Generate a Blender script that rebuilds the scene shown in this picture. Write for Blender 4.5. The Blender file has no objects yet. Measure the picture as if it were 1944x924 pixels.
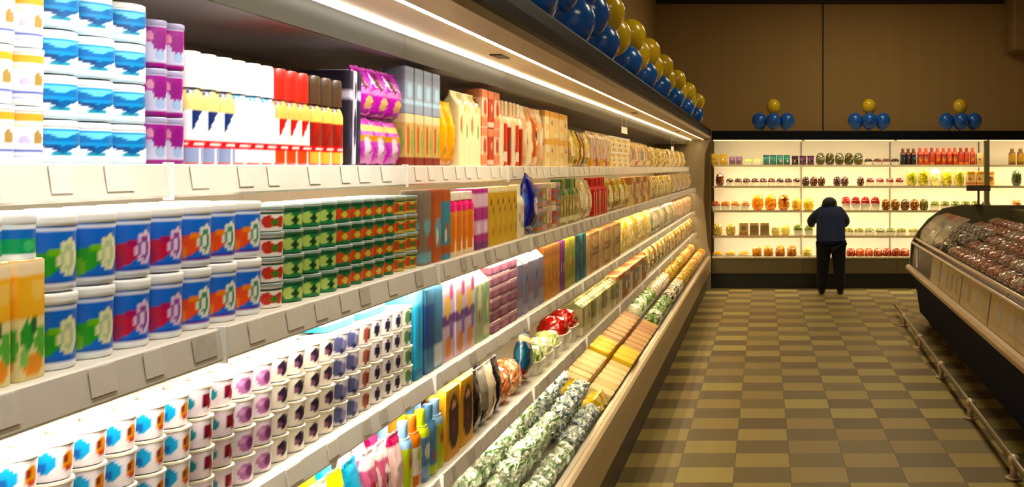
import bpy, math, random
from math import sin, cos, pi, radians
from mathutils import Vector, Matrix
F, VX, VY, H = 2150.0, 1450.0, 318.0, 1.62      # focal length (px), vanishing point of the aisle, eye height
C = bpy.context.scene.collection
rnd = random.Random(7)

# ------------------------------------------------------------------ colours and materials
def lin(c):
    if isinstance(c, str):
        c = c.lstrip('#'); c = tuple(int(c[i:i+2], 16) for i in (0, 2, 4))
        c = tuple(x/255 for x in c)
    return tuple(x/12.92 if x <= .04045 else ((x+.055)/1.055)**2.4 for x in c)

def mat(name, col, rough=.5, metal=0, vary=.08, scale=6, emit=0, spec=.5, stretch=(1, 1, 1)):
    m = bpy.data.materials.new(name); m.use_nodes = True
    nt = m.node_tree; b = nt.nodes['Principled BSDF']
    l = lin(col)
    b.inputs['Roughness'].default_value = rough; b.inputs['Metallic'].default_value = metal
    b.inputs['Specular IOR Level'].default_value = spec
    if vary:
        tc = nt.nodes.new('ShaderNodeTexCoord'); mp = nt.nodes.new('ShaderNodeMapping')
        mp.inputs['Scale'].default_value = stretch
        no = nt.nodes.new('ShaderNodeTexNoise'); no.inputs['Scale'].default_value = scale; no.inputs['Detail'].default_value = 4
        mx = nt.nodes.new('ShaderNodeMix'); mx.data_type = 'RGBA'
        mx.inputs[6].default_value = tuple(x*(1-vary) for x in l)+(1,)
        mx.inputs[7].default_value = tuple(min(1, x*(1+vary)) for x in l)+(1,)
        nt.links.new(tc.outputs['Object'], mp.inputs['Vector']); nt.links.new(mp.outputs[0], no.inputs['Vector'])
        nt.links.new(no.outputs['Fac'], mx.inputs[0]); nt.links.new(mx.outputs[2], b.inputs['Base Color'])
    else:
        b.inputs['Base Color'].default_value = l+(1,)
    if emit:
        b.inputs['Emission Color'].default_value = l+(1,); b.inputs['Emission Strength'].default_value = emit
    return m

def printed(name, rough, coat=0):
    m = bpy.data.materials.new(name); m.use_nodes = True
    nt = m.node_tree; b = nt.nodes['Principled BSDF']
    a = nt.nodes.new('ShaderNodeAttribute'); a.attribute_name = 'print'
    hs = nt.nodes.new('ShaderNodeHueSaturation'); hs.inputs['Saturation'].default_value = 1.12
    nt.links.new(a.outputs['Color'], hs.inputs['Color']); nt.links.new(hs.outputs['Color'], b.inputs['Base Color'])
    b.inputs['Roughness'].default_value = rough; b.inputs['Coat Weight'].default_value = coat
    return m

M_print = printed('printed_plastic', .38, .15)
M_card = printed('printed_card', .55)
M_film = printed('printed_film', .22, .4)
M_white = mat('white_plastic', '#f2f0ea', .4, vary=.03)
M_foil = mat('pale_foil_lid', '#efe6c4', .35, .1, vary=.1, scale=30)
M_steel = mat('case_enamel', '#cfc9ba', .4, .05, vary=.06)
M_rail = mat('price_rail_plastic', '#d3cbbd', .45, vary=.08, scale=14)
M_tag = mat('price_card', '#bdb5a8', .6, vary=.2, scale=60)
M_tagw = mat('price_card_white', '#d8d0c2', .6, vary=.1, scale=60)
M_shelf = mat('shelf_enamel', '#c9c2b2', .4, vary=.05)
M_back = mat('case_back_panel', '#c9bfa8', .5, vary=.05)
M_inner = mat('inner_ceiling_grey', '#c4bccb', .35, .0, vary=.1, scale=3)
M_lip = mat('canopy_inner_lip', '#403f33', .5, .0, vary=.1)
M_beige = mat('canopy_beige', '#eadbb8', .45, vary=.08, scale=5, stretch=(1, .2, 1))
M_trim = mat('canopy_trim', '#8e7c68', .35, .4, vary=.12, scale=9, stretch=(1, .15, 1))
M_fascia = mat('glossy_black_fascia', '#0b0e1a', .45, 0, vary=.3, spec=.12)
M_bump = mat('bumper_tan', '#b79f78', .35, .1, vary=.1, scale=9, stretch=(1, .2, 1))
M_kick = mat('kick_plate_brown', '#4a3a2c', .5, vary=.15)
M_binwall = mat('bin_steel', '#a59d8c', .3, .5, vary=.12)
M_post = mat('case_post_olive', '#57513a', .5, vary=.1)
M_bluebal = mat('blue_latex', '#1a5cb8', .22, vary=.05, spec=.6)
M_yelbal = mat('yellow_latex', '#d6b41e', .2, vary=.05, spec=.6)
M_chrome = mat('brushed_steel', '#dcc4a8', .3, .35, vary=.12, scale=12)
M_navy = mat('navy_base', '#0e1a46', .75, vary=.25, spec=.15)
M_blackp = mat('black_plastic', '#08080c', .35, vary=.2, spec=.3)
M_cream = mat('cream_front_panel', '#e0cfa0', .45, vary=.25, scale=3)
M_olive = mat('olive_enamel', '#56502f', .5, vary=.15)
M_bed = mat('display_bed_steel', '#6d5a50', .35, .3, vary=.2)
M_wall = mat('wall_paint', '#a5854f', .8, vary=.10, scale=1.6, stretch=(7, 7, .3))
M_beam = mat('dark_beam', '#2e2110', .7, vary=.1)
M_duct = mat('duct_paint', '#8f7347', .7, vary=.08)
M_ceil = mat('ceiling_paint', '#5d4a30', .9, vary=.05)
def lamp_mat(name, col, e):
    return mat(name, col, .4, vary=0, emit=e)

# ------------------------------------------------------------------ mesh helpers
def mk(name, V, Fc, m, parent=None, smooth=False, loc=None, bev=0):
    me = bpy.data.meshes.new(name); me.from_pydata(V, [], Fc); me.update()
    if smooth: me.polygons.foreach_set('use_smooth', [True]*len(me.polygons))
    me.materials.append(m)
    o = bpy.data.objects.new(name, me); C.objects.link(o)
    if parent: o.parent = parent
    if loc: o.location = loc
    if bev:
        b = o.modifiers.new('soft_edges', 'BEVEL'); b.width = bev; b.segments = 2; b.limit_method = 'ANGLE'
    return o
class MB:
    def __init__(s): s.V = []; s.F = []
    def box(s, x0, x1, y0, y1, z0, z1):
        n = len(s.V)
        s.V += [(x, y, z) for z in (z0, z1) for y in (y0, y1) for x in (x0, x1)]
        s.F += [tuple(n+i for i in f) for f in ((0, 2, 3, 1), (4, 5, 7, 6), (0, 1, 5, 4), (2, 6, 7, 3), (0, 4, 6, 2), (1, 3, 7, 5))]
        return s
    def ext(s, prof, y0, y1, ny=1):
        """closed (x, z) outline swept along y"""
        n = len(s.V); k = len(prof)
        a = sum(prof[i][0]*prof[(i+1) % k][1]-prof[(i+1) % k][0]*prof[i][1] for i in range(k))
        if a < 0: prof = prof[::-1]
        for j in range(ny+1):
            y = y0+(y1-y0)*j/ny
            s.V += [(x, y, z) for x, z in prof]
        for j in range(ny):
            for i in range(k):
                a0 = n+j*k+i; a1 = n+j*k+(i+1) % k
                s.F.append((a0, a1, a1+k, a0+k))
        s.F.append(tuple(n+i for i in range(k))[::-1]); s.F.append(tuple(n+ny*k+i for i in range(k)))
        return s
    def tube(s, p, q, r, n=12, r2=None):
        p = Vector(p); q = Vector(q); d = (q-p).normalized(); r2 = r if r2 is None else r2
        u = d.orthogonal().normalized(); w = d.cross(u); b = len(s.V)
        for c, rr in ((p, r), (q, r2)):
            for i in range(n):
                t = 2*pi*i/n; s.V.append(tuple(c+(u*cos(t)+w*sin(t))*rr))
        for i in range(n):
            j = (i+1) % n; s.F.append((b+i, b+j, b+n+j, b+n+i))
        s.F.append(tuple(b+i for i in range(n))[::-1]); s.F.append(tuple(b+n+i for i in range(n)))
        return s
    def ball(s, c, rx, ry, rz, n=16, m=10):
        b = len(s.V); c = Vector(c)
        for j in range(m+1):
            p = pi*j/m
            for i in range(n):
                t = 2*pi*i/n; s.V.append((c.x+rx*sin(p)*cos(t), c.y+ry*sin(p)*sin(t), c.z+rz*cos(p)))
        for j in range(m):
            for i in range(n):
                k = (i+1) % n; s.F.append((b+j*n+i, b+(j+1)*n+i, b+(j+1)*n+k, b+j*n+k))
        return s
    def build(s, name, m, parent=None, smooth=False, bev=0, loc=None): return mk(name, s.V, s.F, m, parent, smooth, loc, bev)

def empty(name, loc=(0, 0, 0), rz=0, parent=None):
    o = bpy.data.objects.new(name, None); C.objects.link(o); o.location = loc; o.rotation_euler[2] = rz
    o.empty_display_size = .05
    if parent: o.parent = parent
    return o
def tag(o, label=None, cat=None, group=None, kind=None):
    if label: o['label'] = label
    if cat: o['category'] = cat
    if group: o['group'] = group
    if kind: o['kind'] = kind
    return o
def struct(o): o['kind'] = 'structure'; return o

# ------------------------------------------------------------------ printed packaging: loft with a print given as paint(u, v)
def loft_mesh(name, secs, paint, m, n=10, nv=14, rnd_print=0, top=None, bot=None, crumple=0, seed=1, smooth=True):
    """secs: (half width in y, half depth in x, z, squareness p); paint(u, v, side) -> '#rrggbb' """
    rows = []
    z0 = secs[0][2]; z1 = secs[-1][2]; h = max(1e-6, z1-z0)
    for a, b in zip(secs, secs[1:]):
        k = max(1, int(math.ceil(abs(b[2]-a[2])/h*nv)))
        for i in range(k): rows.append(tuple(a[j]+(b[j]-a[j])*i/k for j in range(4)))
    rows.append(secs[-1])
    sq = []
    for s_ in range(4):
        for i in range(n):
            t = -1+2*i/n
            sq.append([(1, t), (-t, 1), (-1, -t), (t, -1)][s_])
    N = len(sq); V = []; Fc = []; col = []
    R = random.Random(seed)
    for hw, hd, z, p in rows:
        for cx, cy in sq:
            f = 1/((abs(cx)**p+abs(cy)**p)**(1/p))
            x, y, zz = cx*f*hd, cy*f*hw, z
            if crumple:
                x += R.uniform(-1, 1)*crumple; y += R.uniform(-1, 1)*crumple
                if z > z0+h*.1: zz += R.uniform(-1, 1)*crumple
            V.append((x, y, zz))
    for j in range(len(rows)-1):
        zc = (rows[j][2]+rows[j+1][2])/2; v = (zc-z0)/h
        for i in range(N):
            k = (i+1) % N
            Fc.append((j*N+i, j*N+k, (j+1)*N+k, (j+1)*N+i))
            cx = (sq[i][0]+sq[k][0])/2; cy = (sq[i][1]+sq[k][1])/2
            if k == 0: cx, cy = (sq[i][0]), -1+1/n
            side = i//n; ca, cb_ = sq[i], sq[k]
            va, vb = (rows[j][2]-z0)/h, (rows[j+1][2]-z0)/h
            us = []
            if rnd_print:
                side = 0
                ua = (math.atan2(ca[1], ca[0])/(2*pi)*rnd_print+.5) % 1; ub = (math.atan2(cb_[1], cb_[0])/(2*pi)*rnd_print+.5) % 1
            else:
                ua, ub = [([q[1], -q[0], -q[1], q[0]][side])*.5+.5 for q in (ca, cb_)]
            col.append([lin(paint(ua, va, side)), lin(paint(ub, va, side)), lin(paint(ub, vb, side)), lin(paint(ua, vb, side))])
    V.append((0, 0, rows[0][2])); V.append((0, 0, rows[-1][2])); cb, ct = len(V)-2, len(V)-1
    tb = lin(bot or paint(.5, .01, 0)); tt = lin(top or paint(.5, .99, 0)); L = (len(rows)-1)*N
    for i in range(N):
        k = (i+1) % N
        Fc.append((k, i, cb)); col.append(tb); Fc.append((L+i, L+k, ct)); col.append(tt)
    me = bpy.data.meshes.new(name); me.from_pydata(V, [], Fc)
    at = me.color_attributes.new('print', 'FLOAT_COLOR', 'CORNER')
    buf = []
    for f, c in zip(me.polygons, col):
        if isinstance(c, list):
            for q in c: buf += list(q)+[1.]
        else: buf += list(c+(1.,))*len(f.vertices)
    at.data.foreach_set('color', buf)
    me.polygons.foreach_set('use_smooth', [smooth and i < len(Fc)-2*N for i in range(len(Fc))])
    me.materials.append(m)
    if smooth:
        me.set_sharp_from_angle(angle=radians(40))
    return me

def P(base, bands=(), blobs=(), tris=(), mott=None):
    R = random.Random(hash(str(base)+str(bands)+str(blobs)) % 1000 if False else 3)
    tab = [[R.random() for _ in range(24)] for _ in range(24)]
    def f(u, v, side=0):
        c = base
        if mott:
            t = tab[int(u*mott[1]) % 24][int(v*mott[1]) % 24]
            c = mott[0][int(t*len(mott[0]))]
        for v0, v1, cc in bands:
            if v0 <= v < v1: c = cc
        for bu, bv, ru, rv, cc in blobs:
            if ((u-bu)/ru)**2+((v-bv)/rv)**2 < 1: c = cc
        for (ax, ay, bx, by, cx, cy, cc) in tris:
            d1 = (u-bx)*(ay-by)-(ax-bx)*(v-by); d2 = (u-cx)*(by-cy)-(bx-cx)*(v-cy); d3 = (u-ax)*(cy-ay)-(cx-ax)*(v-ay)
            if not ((d1 < 0 or d2 < 0 or d3 < 0) and (d1 > 0 or d2 > 0 or d3 > 0)): c = cc
        return c
    return f

# a prototype = list of (part name, mesh, z offset)
def simple_mesh(name, secs, m, n=8, nv=2, p=2):
    return loft_mesh(name, secs, lambda u, v, s: '#ffffff', m, n, nv)
def cup(w, h, paint, lid=M_white, lidh=.12, taper=.86, rep=3, m=None, n=15, nv=18):
    r = w/2*.97; lh = h*lidh
    body = loft_mesh('cup_body', [(r*taper*.94, r*taper*.94, 0, 2), (r*taper, r*taper, h*.03, 2), (r*.965, r*.965, h-lh, 2)], paint, m or M_print, n, nv, rep)
    l = loft_mesh('cup_lid', [(r*.97, r*.97, 0, 2), (r, r, lh*.15, 2), (r, r, lh*.75, 2), (r*.96, r*.96, lh*.88, 2), (r*.86, r*.86, lh*.86, 2), (r*.84, r*.84, lh*.7, 2)], lambda u, v, s: '#ffffff', lid, n, 3)
    return [('cup', body, 0), ('lid', l, h-lh)], w, w, h
def can(w, h, paint, rep=2):
    r = w/2*.97
    body = loft_mesh('can_body', [(r*.95, r*.95, 0, 2), (r, r, h*.05, 2), (r, r, h*.8, 2), (r*.97, r*.97, h*.82, 2)], paint, M_print, 14, 20, rep)
    l = loft_mesh('can_lid', [(r*.96, r*.96, 0, 2), (r*.985, r*.985, h*.02, 2), (r*.985, r*.985, h*.13, 2), (r*.9, r*.9, h*.16, 2)], lambda u, v, s: '#ffffff', M_white, 9, 3)
    return [('body', body, 0), ('lid', l, h*.82)], w, w, h
def bottle(w, d, h, paint, capcol, capf=.32, capw=.9):
    a, b = w/2*.96, d/2*.96; hc = h*capf; hb = h-hc
    body = loft_mesh('bottle_body', [(a*.9, b*.9, 0, 3), (a, b, hb*.04, 3), (a, b, hb*.82, 3), (a*.96, b*.94, hb*.9, 2.6), (a*.8, b*.75, hb*.98, 2.4), (a*.8, b*.75, hb, 2.4)], paint, M_print, 10, 30)
    cc = capcol
    c = loft_mesh('bottle_cap', [(a*capw, b*capw, 0, 2.6), (a*capw, b*capw, hc*.9, 2.6), (a*capw*.9, b*capw*.9, hc, 2.6)], lambda u, v, s: cc, M_print, 8, 4)
    return [('body', body, 0), ('cap', c, hb)], w, d, h
def carton(w, d, h, paint, gable=True, capcol='#e8e8e8', top=None):
    a, b = w/2*.96, d/2*.96
    if gable:
        body = loft_mesh('carton_body', [(a, b, 0, 14), (a, b, h*.8, 14), (a*.98, b*.12, h*.94, 14), (a*.98, b*.08, h, 14)], paint, M_card, 10, 22, top=top)
        c = loft_mesh('carton_cap', [(.013, .013, 0, 2), (.013, .013, .012, 2)], lambda u, v, s: capcol, M_print, 3, 1)
        return [('body', body, 0), ('cap', c, (b*.55, 0, h*.83))], w, d, h
    body = loft_mesh('box_body', [(a*.985, b*.985, 0, 14), (a, b, h*.01, 14), (a, b, h*.985, 14), (a*.985, b*.985, h, 14)], paint, M_card, 10, 22, top=top)
    fl = loft_mesh('box_flap', [(a*.93, b*.42, 0, 12), (a*.93, b*.42, .0018, 12)], lambda u, v, s: top or paint(.5, .9, 0), M_card, 3, 1)
    return [('carton', body, 0), ('flap', fl, (b*.5, 0, h-.0006))], w, d, h
def pouch(w, d, h, paint, top=None, crumple=.0015, seed=2):
    a, b = w/2*.97, d/2*.96
    me = loft_mesh('pouch_body', [(a, .004, 0, 4), (a, b*.55, h*.05, 3.4), (a*.96, b, h*.3, 3), (a*.95, b*.95, h*.6, 3), (a*.98, b*.3, h*.9, 3.4), (a, .003, h*.95, 5), (a, .0025, h, 5)], paint, M_film, 11, 22, crumple=crumple, seed=seed)
    return [('pouch', me, 0)], w, d, h
def pillow(w, d, h, paint, crumple=.004, seed=2):
    a, b = w/2*.95, d/2*.93
    me = loft_mesh('bag_body', [(a*.6, b*.6, 0, 3), (a*.95, b*.95, h*.2, 2.8), (a, b, h*.45, 2.8), (a*.9, b*.9, h*.75, 2.8), (a*.6, b*.6, h*.95, 2.6), (a*.25, b*.25, h, 2.2)], paint, M_film, 7, 9, crumple=crumple, seed=seed, smooth=False)
    sl = loft_mesh('bag_seal', [(a*.9, .004, 0, 6), (a*.93, .003, .02, 6)], lambda u, v, s: paint(.1, .9, 0), M_film, 4, 1, crumple=.0012)
    return [('bag', me, 0), ('seal', sl, (b*.55, 0, h*.66))], w, d, h
def tray(w, d, h, paint, traycol='#e9e6dc', seed=2, crumple=.004):
    a, b = w/2*.95, d/2*.95
    t = loft_mesh('tray_body', [(a*.8, b*.8, 0, 6), (a*.96, b*.96, h*.42, 6), (a, b, h*.45, 6), (a, b, h*.48, 6)], lambda u, v, s: traycol, M_print, 5, 3)
    f = loft_mesh('tray_food', [(a*.93, b*.93, 0, 4), (a*.9, b*.9, h*.2, 3.4), (a*.7, b*.7, h*.42, 3), (a*.3, b*.3, h*.5, 2.4)], paint, M_film, 6, 5, crumple=crumple, seed=seed, smooth=False)
    return [('tray', t, 0), ('contents', f, h*.47)], w, d, h

ORD = ['first', 'second', 'third', 'fourth', 'fifth', 'sixth', 'seventh', 'eighth', 'ninth', 'tenth', 'eleventh', 'twelfth', 'thirteenth', 'fourteenth', 'fifteenth',
       'sixteenth', 'seventeenth', 'eighteenth', 'nineteenth', 'twentieth', 'twenty-first', 'twenty-second', 'twenty-third', 'twenty-fourth', 'twenty-fifth', 'twenty-sixth', 'twenty-seventh', 'twenty-eighth', 'twenty-ninth', 'thirtieth', 'thirty-first', 'thirty-second', 'thirty-third', 'thirty-fourth', 'thirty-fifth', 'thirty-sixth']
LABELS = {}
def place(proto, name, loc, label, cat, group=None, rz=0, tilt=(0, 0), parts=True):
    pl, w, d, h = proto
    if len(pl) == 1 or not parts:
        if len(pl) > 1:
            root = empty(name, loc)
        else:
            root = bpy.data.objects.new(name, pl[0][1]); C.objects.link(root); root.location = loc
            root.rotation_euler = (tilt[0], tilt[1], rz)
            tag(root, label, cat, group); LABELS[label] = LABELS.get(label, 0)+1
            return root
    else: root = empty(name, loc)
    root.rotation_euler = (tilt[0], tilt[1], rz)
    for pn, me, off in pl:
        c = bpy.data.objects.new(pn, me); C.objects.link(c); c.parent = root
        c.location = off if isinstance(off, tuple) else (0, 0, off)
    tag(root, label, cat, group); LABELS[label] = LABELS.get(label, 0)+1
    return root

def layer_word(r, rows):
    if rows == 1: return ''
    if r == 0: return 'bottom of stack'
    if r == rows-1: return 'top of stack'
    if rows == 3: return 'middle of stack'
    return 'second from bottom' if r == 1 else ('third from bottom' if r == 2 else ORD[r]+' from bottom')

class Shelf:
    def __init__(s, word, X, z): s.word = word; s.X = X; s.z = z
    def Y(s, px): return F*s.X/(VX-px)
SA = Shelf('top shelf', 1.02, 1.6255); SB = Shelf('second shelf', .93, 1.3505); SC = Shelf('third shelf', .94, 1.0405); SD = Shelf('fourth shelf', .92, .7605)

def fill(sh, y0, y1, protos, name, desc, cat, cols=None, rows=1, deep=1, rz=0, jit=0, tilt=(0, 0), rowprotos=None, gap=.002, grp=None):
    """a run of one product along a shelf: each facing, layer and row behind is its own object"""
    if not isinstance(protos, list) or isinstance(protos[0], tuple) is False: pass
    if isinstance(protos, tuple): protos = [protos]
    w = max(p[1] for p in protos)
    n = cols or max(1, int((y1-y0)/(w+gap)))
    st = (y1-y0)/n
    gname = grp or f'{desc} on the {sh.word}'
    for c in range(n):
        pr = protos[c % len(protos)]
        y = y0+st*(c+.5)
        for k in range(deep):
            z = sh.z
            for r in range(rows):
                q = rowprotos[r] if rowprotos else pr
                x = -(sh.X+q[2]/2+k*(q[2]+.003))
                lw = layer_word(r, rows)
                lab = f'{desc}, {sh.word}'
                if n > 1: lab += f', {ORD[c]} from left'
                if lw: lab += ', '+lw
                if k: lab += ', behind'
                a = rz+(rnd.uniform(-jit, jit))
                place(q, name, (x-rnd.uniform(0, .004), y, z+(.002 if tilt[0] else 0)), lab, cat, gname, a, tilt)
                z += q[3]+.0006

# ------------------------------------------------------------------ the left wall of refrigerated cases
bounds = [.65, 1.90, 3.15]+[4.40+(14.95-4.40)*i/8 for i in range(9)]
content = ['white and gold tubs and orange juice cartons', 'blue tubs and white spray bottles', 'amber packs and a navy bag', 'cream cartons and mauve stacks', 'red and tan packs']
case_lab = ['refrigerated wall case nearest the camera, with white and gold tubs', 'refrigerated wall case with the tall white-capped bottles on top shelf',
            'refrigerated wall case with the amber packets on its top shelf', 'refrigerated wall case with the navy bag on its second shelf',
            'refrigerated wall case, seventh before the far end of the aisle', 'refrigerated wall case, sixth before the far end of the aisle', 'refrigerated wall case, fifth before the far end of the aisle',
            'refrigerated wall case, fourth before the far end of the aisle', 'refrigerated wall case, third before the far end of the aisle', 'refrigerated wall case, second before the far end of the aisle',
            'refrigerated wall case at the far end of the aisle, beside the back wall cases']
def temp(i):
    t = min(1, max(0, (i-.6)/3.0))
    a = (1, .965, .90); b = (1, .76, .42)
    return tuple(a[k]*(1-t)+b[k]*t for k in range(3))
SPEC = [(1.0, 1.625, 1.57), (.91, 1.35, 1.297), (.92, 1.04, .994), (.90, .76, .711)]
def area(name, loc, sx, sy, rot, power, col, parent=None):
    l = bpy.data.lights.new(name, 'AREA'); l.shape = 'RECTANGLE'; l.size = sx; l.size_y = sy; l.energy = power; l.color = col
    o = bpy.data.objects.new(name, l); C.objects.link(o); o.location = loc; o.rotation_euler = rot
    if parent: o.parent = parent
    return o
def aim(o, d):
    o.rotation_euler = Vector(d).to_track_quat('-Z', 'Y').to_euler()
for i in range(len(bounds)-1):
    a, b = bounds[i]+.0006, bounds[i+1]-.0006; L = b-a; cy = (a+b)/2
    ox, oy = -1.1, cy
    R = empty('refrigerated_display_case', (ox, oy, 0)); tag(R, case_lab[i], 'display case', 'refrigerated cases along the left side')
    def pt(mb, name, m, bev=0, parent=R, smooth=False):
        mb.V = [(x-ox, y-oy, z) for x, y, z in mb.V]; return mb.build(name, m, parent, smooth, bev)
    pt(MB().box(-1.50, -1.45, a, b, .12, 2.0), 'back_panel', M_back)
    pt(MB().ext([(-.72, 2.0), (-1.0, 2.0), (-1.0, 1.93), (-1.449, 1.93), (-1.449, 2.001), (-1.50, 2.001), (-1.50, 2.085), (-.72, 2.085)], a, b), 'canopy', M_inner, .003)
    pt(MB().box(-.995, -.79, a, b, 1.992, 1.9995), 'light_panel', M_beige)
    pt(MB().box(-1.006, -.9985, a, b, 1.922, 1.999), 'canopy_lip', M_lip)
    pt(MB().ext([(-.70, 2.02), (-.715, 2.002), (-.786, 1.985), (-.786, 1.9995), (-.719, 2.005), (-.719, 2.03)], a, b), 'canopy_trim', M_trim)
    pt(MB().ext([(-.70, 2.021), (-.719, 2.021), (-.719, 2.12), (-.70, 2.12), (-.694, 2.11), (-.692, 2.07), (-.694, 2.03)], a, b), 'fascia', M_fascia)
    lm = lamp_mat('case_lamp_glow', tuple(x**(1/2.2) for x in temp(i)), 3.6 if i < 3 else 2.8)
    pt(MB().ext([(-.972, 1.991), (-.957, 1.991), (-.957, 1.983), (-.962, 1.979), (-.968, 1.979), (-.972, 1.983)], a+.01, b-.01), 'lamp_tube', lm)
    pt(MB().ext([(-.806, 1.991), (-.797, 1.991), (-.797, 1.986), (-.806, 1.986)], a+.01, b-.01), 'lamp_tube', lm)
    if i in (2, 5, 8):
        pt(MB().box(-.90, -.86, cy-.06, cy+.06, 1.988, 1.9922), 'vent', M_blackp)
    for si, (X, zt, zb) in enumerate(SPEC):
        s = pt(MB().box(-1.449, -X+.012 if False else -X-.008, a+.002, b-.002, zt-.022, zt), 'shelf', M_shelf)
        ri = MB().ext([(-X, zt-.001), (-X-.006, zt+.001), (-X-.008, zt+.001), (-X-.008, zb+.002), (-X+.006, zb), (-X+.008, zb+.004)], a+.004, b-.004)
        pt(ri, 'price_rail', M_rail, parent=s)
        cp = MB().box(-X-.004, -X+.012, b-.008, b-.001, zb-.004, zt+.004)
        pt(cp, 'rail_end_cap', M_white, parent=s)
        um = MB().box(-X-.05, -X-.035, a+.04, b-.04, zt-.031, zt-.0225)
        pt(um, 'shelf_lamp', lm, parent=s)
        if i < 6:
            y = a+.05+rnd.uniform(0, .05)
            while y < b-.1:
                wd = rnd.choice([.05, .06, .075])
                t = (zt-zb)*.72
                g = MB(); z0 = zb+(zt-zb)*.25; z1 = z0+t
                xa = -X+.0075; xb = -X+.002
                g.ext([(xa, z0), (xa+.0012, z0), (xb+.0012, z1), (xb, z1)], y, y+wd)
                pt(g, 'price_label', (M_tagw if si == 0 else rnd.choice([M_tag, M_tagw, M_tagw])), parent=s)
                y += wd+rnd.uniform(.06, .16)
    # bottom bin
    pt(MB().ext([(-.77, .33), (-.77, .36), (-1.30, .60), (-1.449, .60), (-1.449, .57), (-1.30, .57)], a, b), 'bin_deck', M_binwall)
    pt(MB().ext([(-.745, .30), (-.745, .448), (-.768, .448), (-.769, .30)], a, b), 'bin_wall', M_binwall)
    pt(MB().ext([(-.70, .26), (-.697, .40), (-.706, .448), (-.72, .457), (-.738, .455), (-.7445, .447), (-.7445, .25), (-.72, .245)], a, b), 'bumper', M_bump)
    pt(MB().box(-1.449, -.755, a, b, 0, .245), 'kick_plate', M_kick)
    if i < 0: pass
    # lamps: tube under the canopy, strips under the shelves
    col = temp(i)
    e = 1.4 if i < 2 else (1.1 if i < 3 else (.75 if i < 4 else .62))
    o = area('canopy_light', (-.80-ox, 0, 1.98), L*.96, .05, (0, 0, 0), 1.55*L*e, col, R); aim(o, (-.75, 0, -.9)); 
    o.rotation_euler = Vector((-.6, 0, -.9)).to_track_quat('-Z', 'X').to_euler()
    o.data.size, o.data.size_y = .05, L*.96; o.data.spread = radians(105)
    for (X, zt, zb), pw in zip(SPEC, (1.1, 1.5, 1.5, 1.2)):
        q = area('shelf_light', (-X-.03+.012-ox, 0, zt-.036), .02, L*.94, (0, 0, 0), pw*L*e, col, R)
        q.rotation_euler = Vector((-.25, 0, -1)).to_track_quat('-Z', 'X').to_euler()
        q.data.size, q.data.size_y = .02, L*.94
# far end panel
E = MB().ext([(-.705, 0), (-.705, .46), (-.74, .60), (-.80, 1.2), (-.78, 1.8), (-.705, 1.99), (-.70, 2.12), (-1.50, 2.12), (-1.50, 0)], 14.953, 15.01)
e_ = E.build('case_end_panel', mat('end_panel_paint', '#a29577', .5, vary=.08)); tag(e_, 'pale end panel closing the far end of the refrigerated wall cases', 'end panel')
p_ = MB().box(-.735, -.705, 15.02, 15.08, 0, 1.995).build('corner_post', M_post); tag(p_, 'dark upright post where left cases meet the back cases', 'post')

# ------------------------------------------------------------------ products: top shelf
gold, royal = '#c9a24a', '#3a55b8'
pA1 = cup(.058, .081, P('#f4f2f6', [(.80, .95, '#d2ab55'), (.68, .75, '#f0e3c0'), (.22, .30, '#4a5fae'), (.12, .18, '#b9c2e0')], [(.7, .5, .16, .13, '#a98a54'), (.35, .45, .14, .08, '#c3bbe0')]), lidh=.1, taper=.93)
fill(SA, 1.385, 1.631, pA1, 'yoghurt_tub', 'small white tub with gold band', 'tub', cols=4, rows=3, deep=2, rz=-.5)
pA2 = can(.089, .0655, P('#cfe6f2', [(.12, .2, '#e4f0f8'), (.42, .95, '#2f8fcb'), (.6, .8, '#226fb2')], [(.25, .40, .16, .13, '#f3f8fb'), (.75, .40, .16, .13, '#f3f8fb'), (.5, .3, .12, .07, '#3f8fa8')],
                          [(.1, .62, .5, .30, .5, .48, '#14457f'), (.9, .62, .5, .30, .5, .48, '#1b5690'), (.2, .9, .5, .7, .8, .9, '#7fd0ee')]))
fill(SA, 1.635, 1.908, pA2, 'blue_can', 'pale blue can with wave', 'can', cols=3, rows=4, deep=2, rz=-.5)
pA3 = cup(.052, .082, P('#b9b6cc', [(.8, 1, '#8e1f7e'), (.62, .8, '#a0318f'), (0, .12, '#8a1c74')], [(.5, .62, .28, .25, '#7d1670'), (.5, .3, .2, .12, '#93a7c4'), (.15, .75, .12, .12, '#c98aa0')]), lid=mat('lilac_lid', '#9a93b5', .3), lidh=.14, taper=.97)
fill(SA, 1.911, 2.018, pA3, 'purple_jar', 'lilac and purple jar', 'jar', cols=2, rows=3, deep=2, rz=-.4)
def bot(lab, mid, wedge, foot, cap, strip='#e8d28c'):
    return bottle(.060, .045, .205, P(lab, [(.86, 1.0, mid), (.80, .9, strip), (.70, .80, strip), (.23, .31, '#d8262a'), (.03, .22, foot), (0, .03, '#d87a80')],
                                       [(.5, .9, .3, .08, strip), (.5, .27, .4, .02, '#f4e0e0')], [(.0, .70, .62, .70, .1, .44, wedge), (.5, .22, .62, .0, .5, 0, '#f4f4f4')]), cap)
fill(SA, 2.022, 2.206, bot('#f6f4f8', '#1f2b52', '#122a66', '#8f9cc0', '#fbf8ee'), 'spray_bottle', 'white bottle with navy label and white cap', 'bottle', cols=3, deep=2)
fill(SA, 2.207, 2.388, bot('#dfe6f2', '#2c86bd', '#c9d6ea', '#e6dfea', '#f9f7ee', '#e9eef6'), 'spray_bottle', 'white bottle with light blue neck and white cap', 'bottle', cols=3, deep=2)
fill(SA, 2.389, 2.568, bot('#f3ece0', '#a01c14', '#c01a1a', '#e0604c', '#f0200e', '#e8b870'), 'spray_bottle', 'bottle with red cap and red wedge label', 'bottle', cols=3, deep=2)
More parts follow.
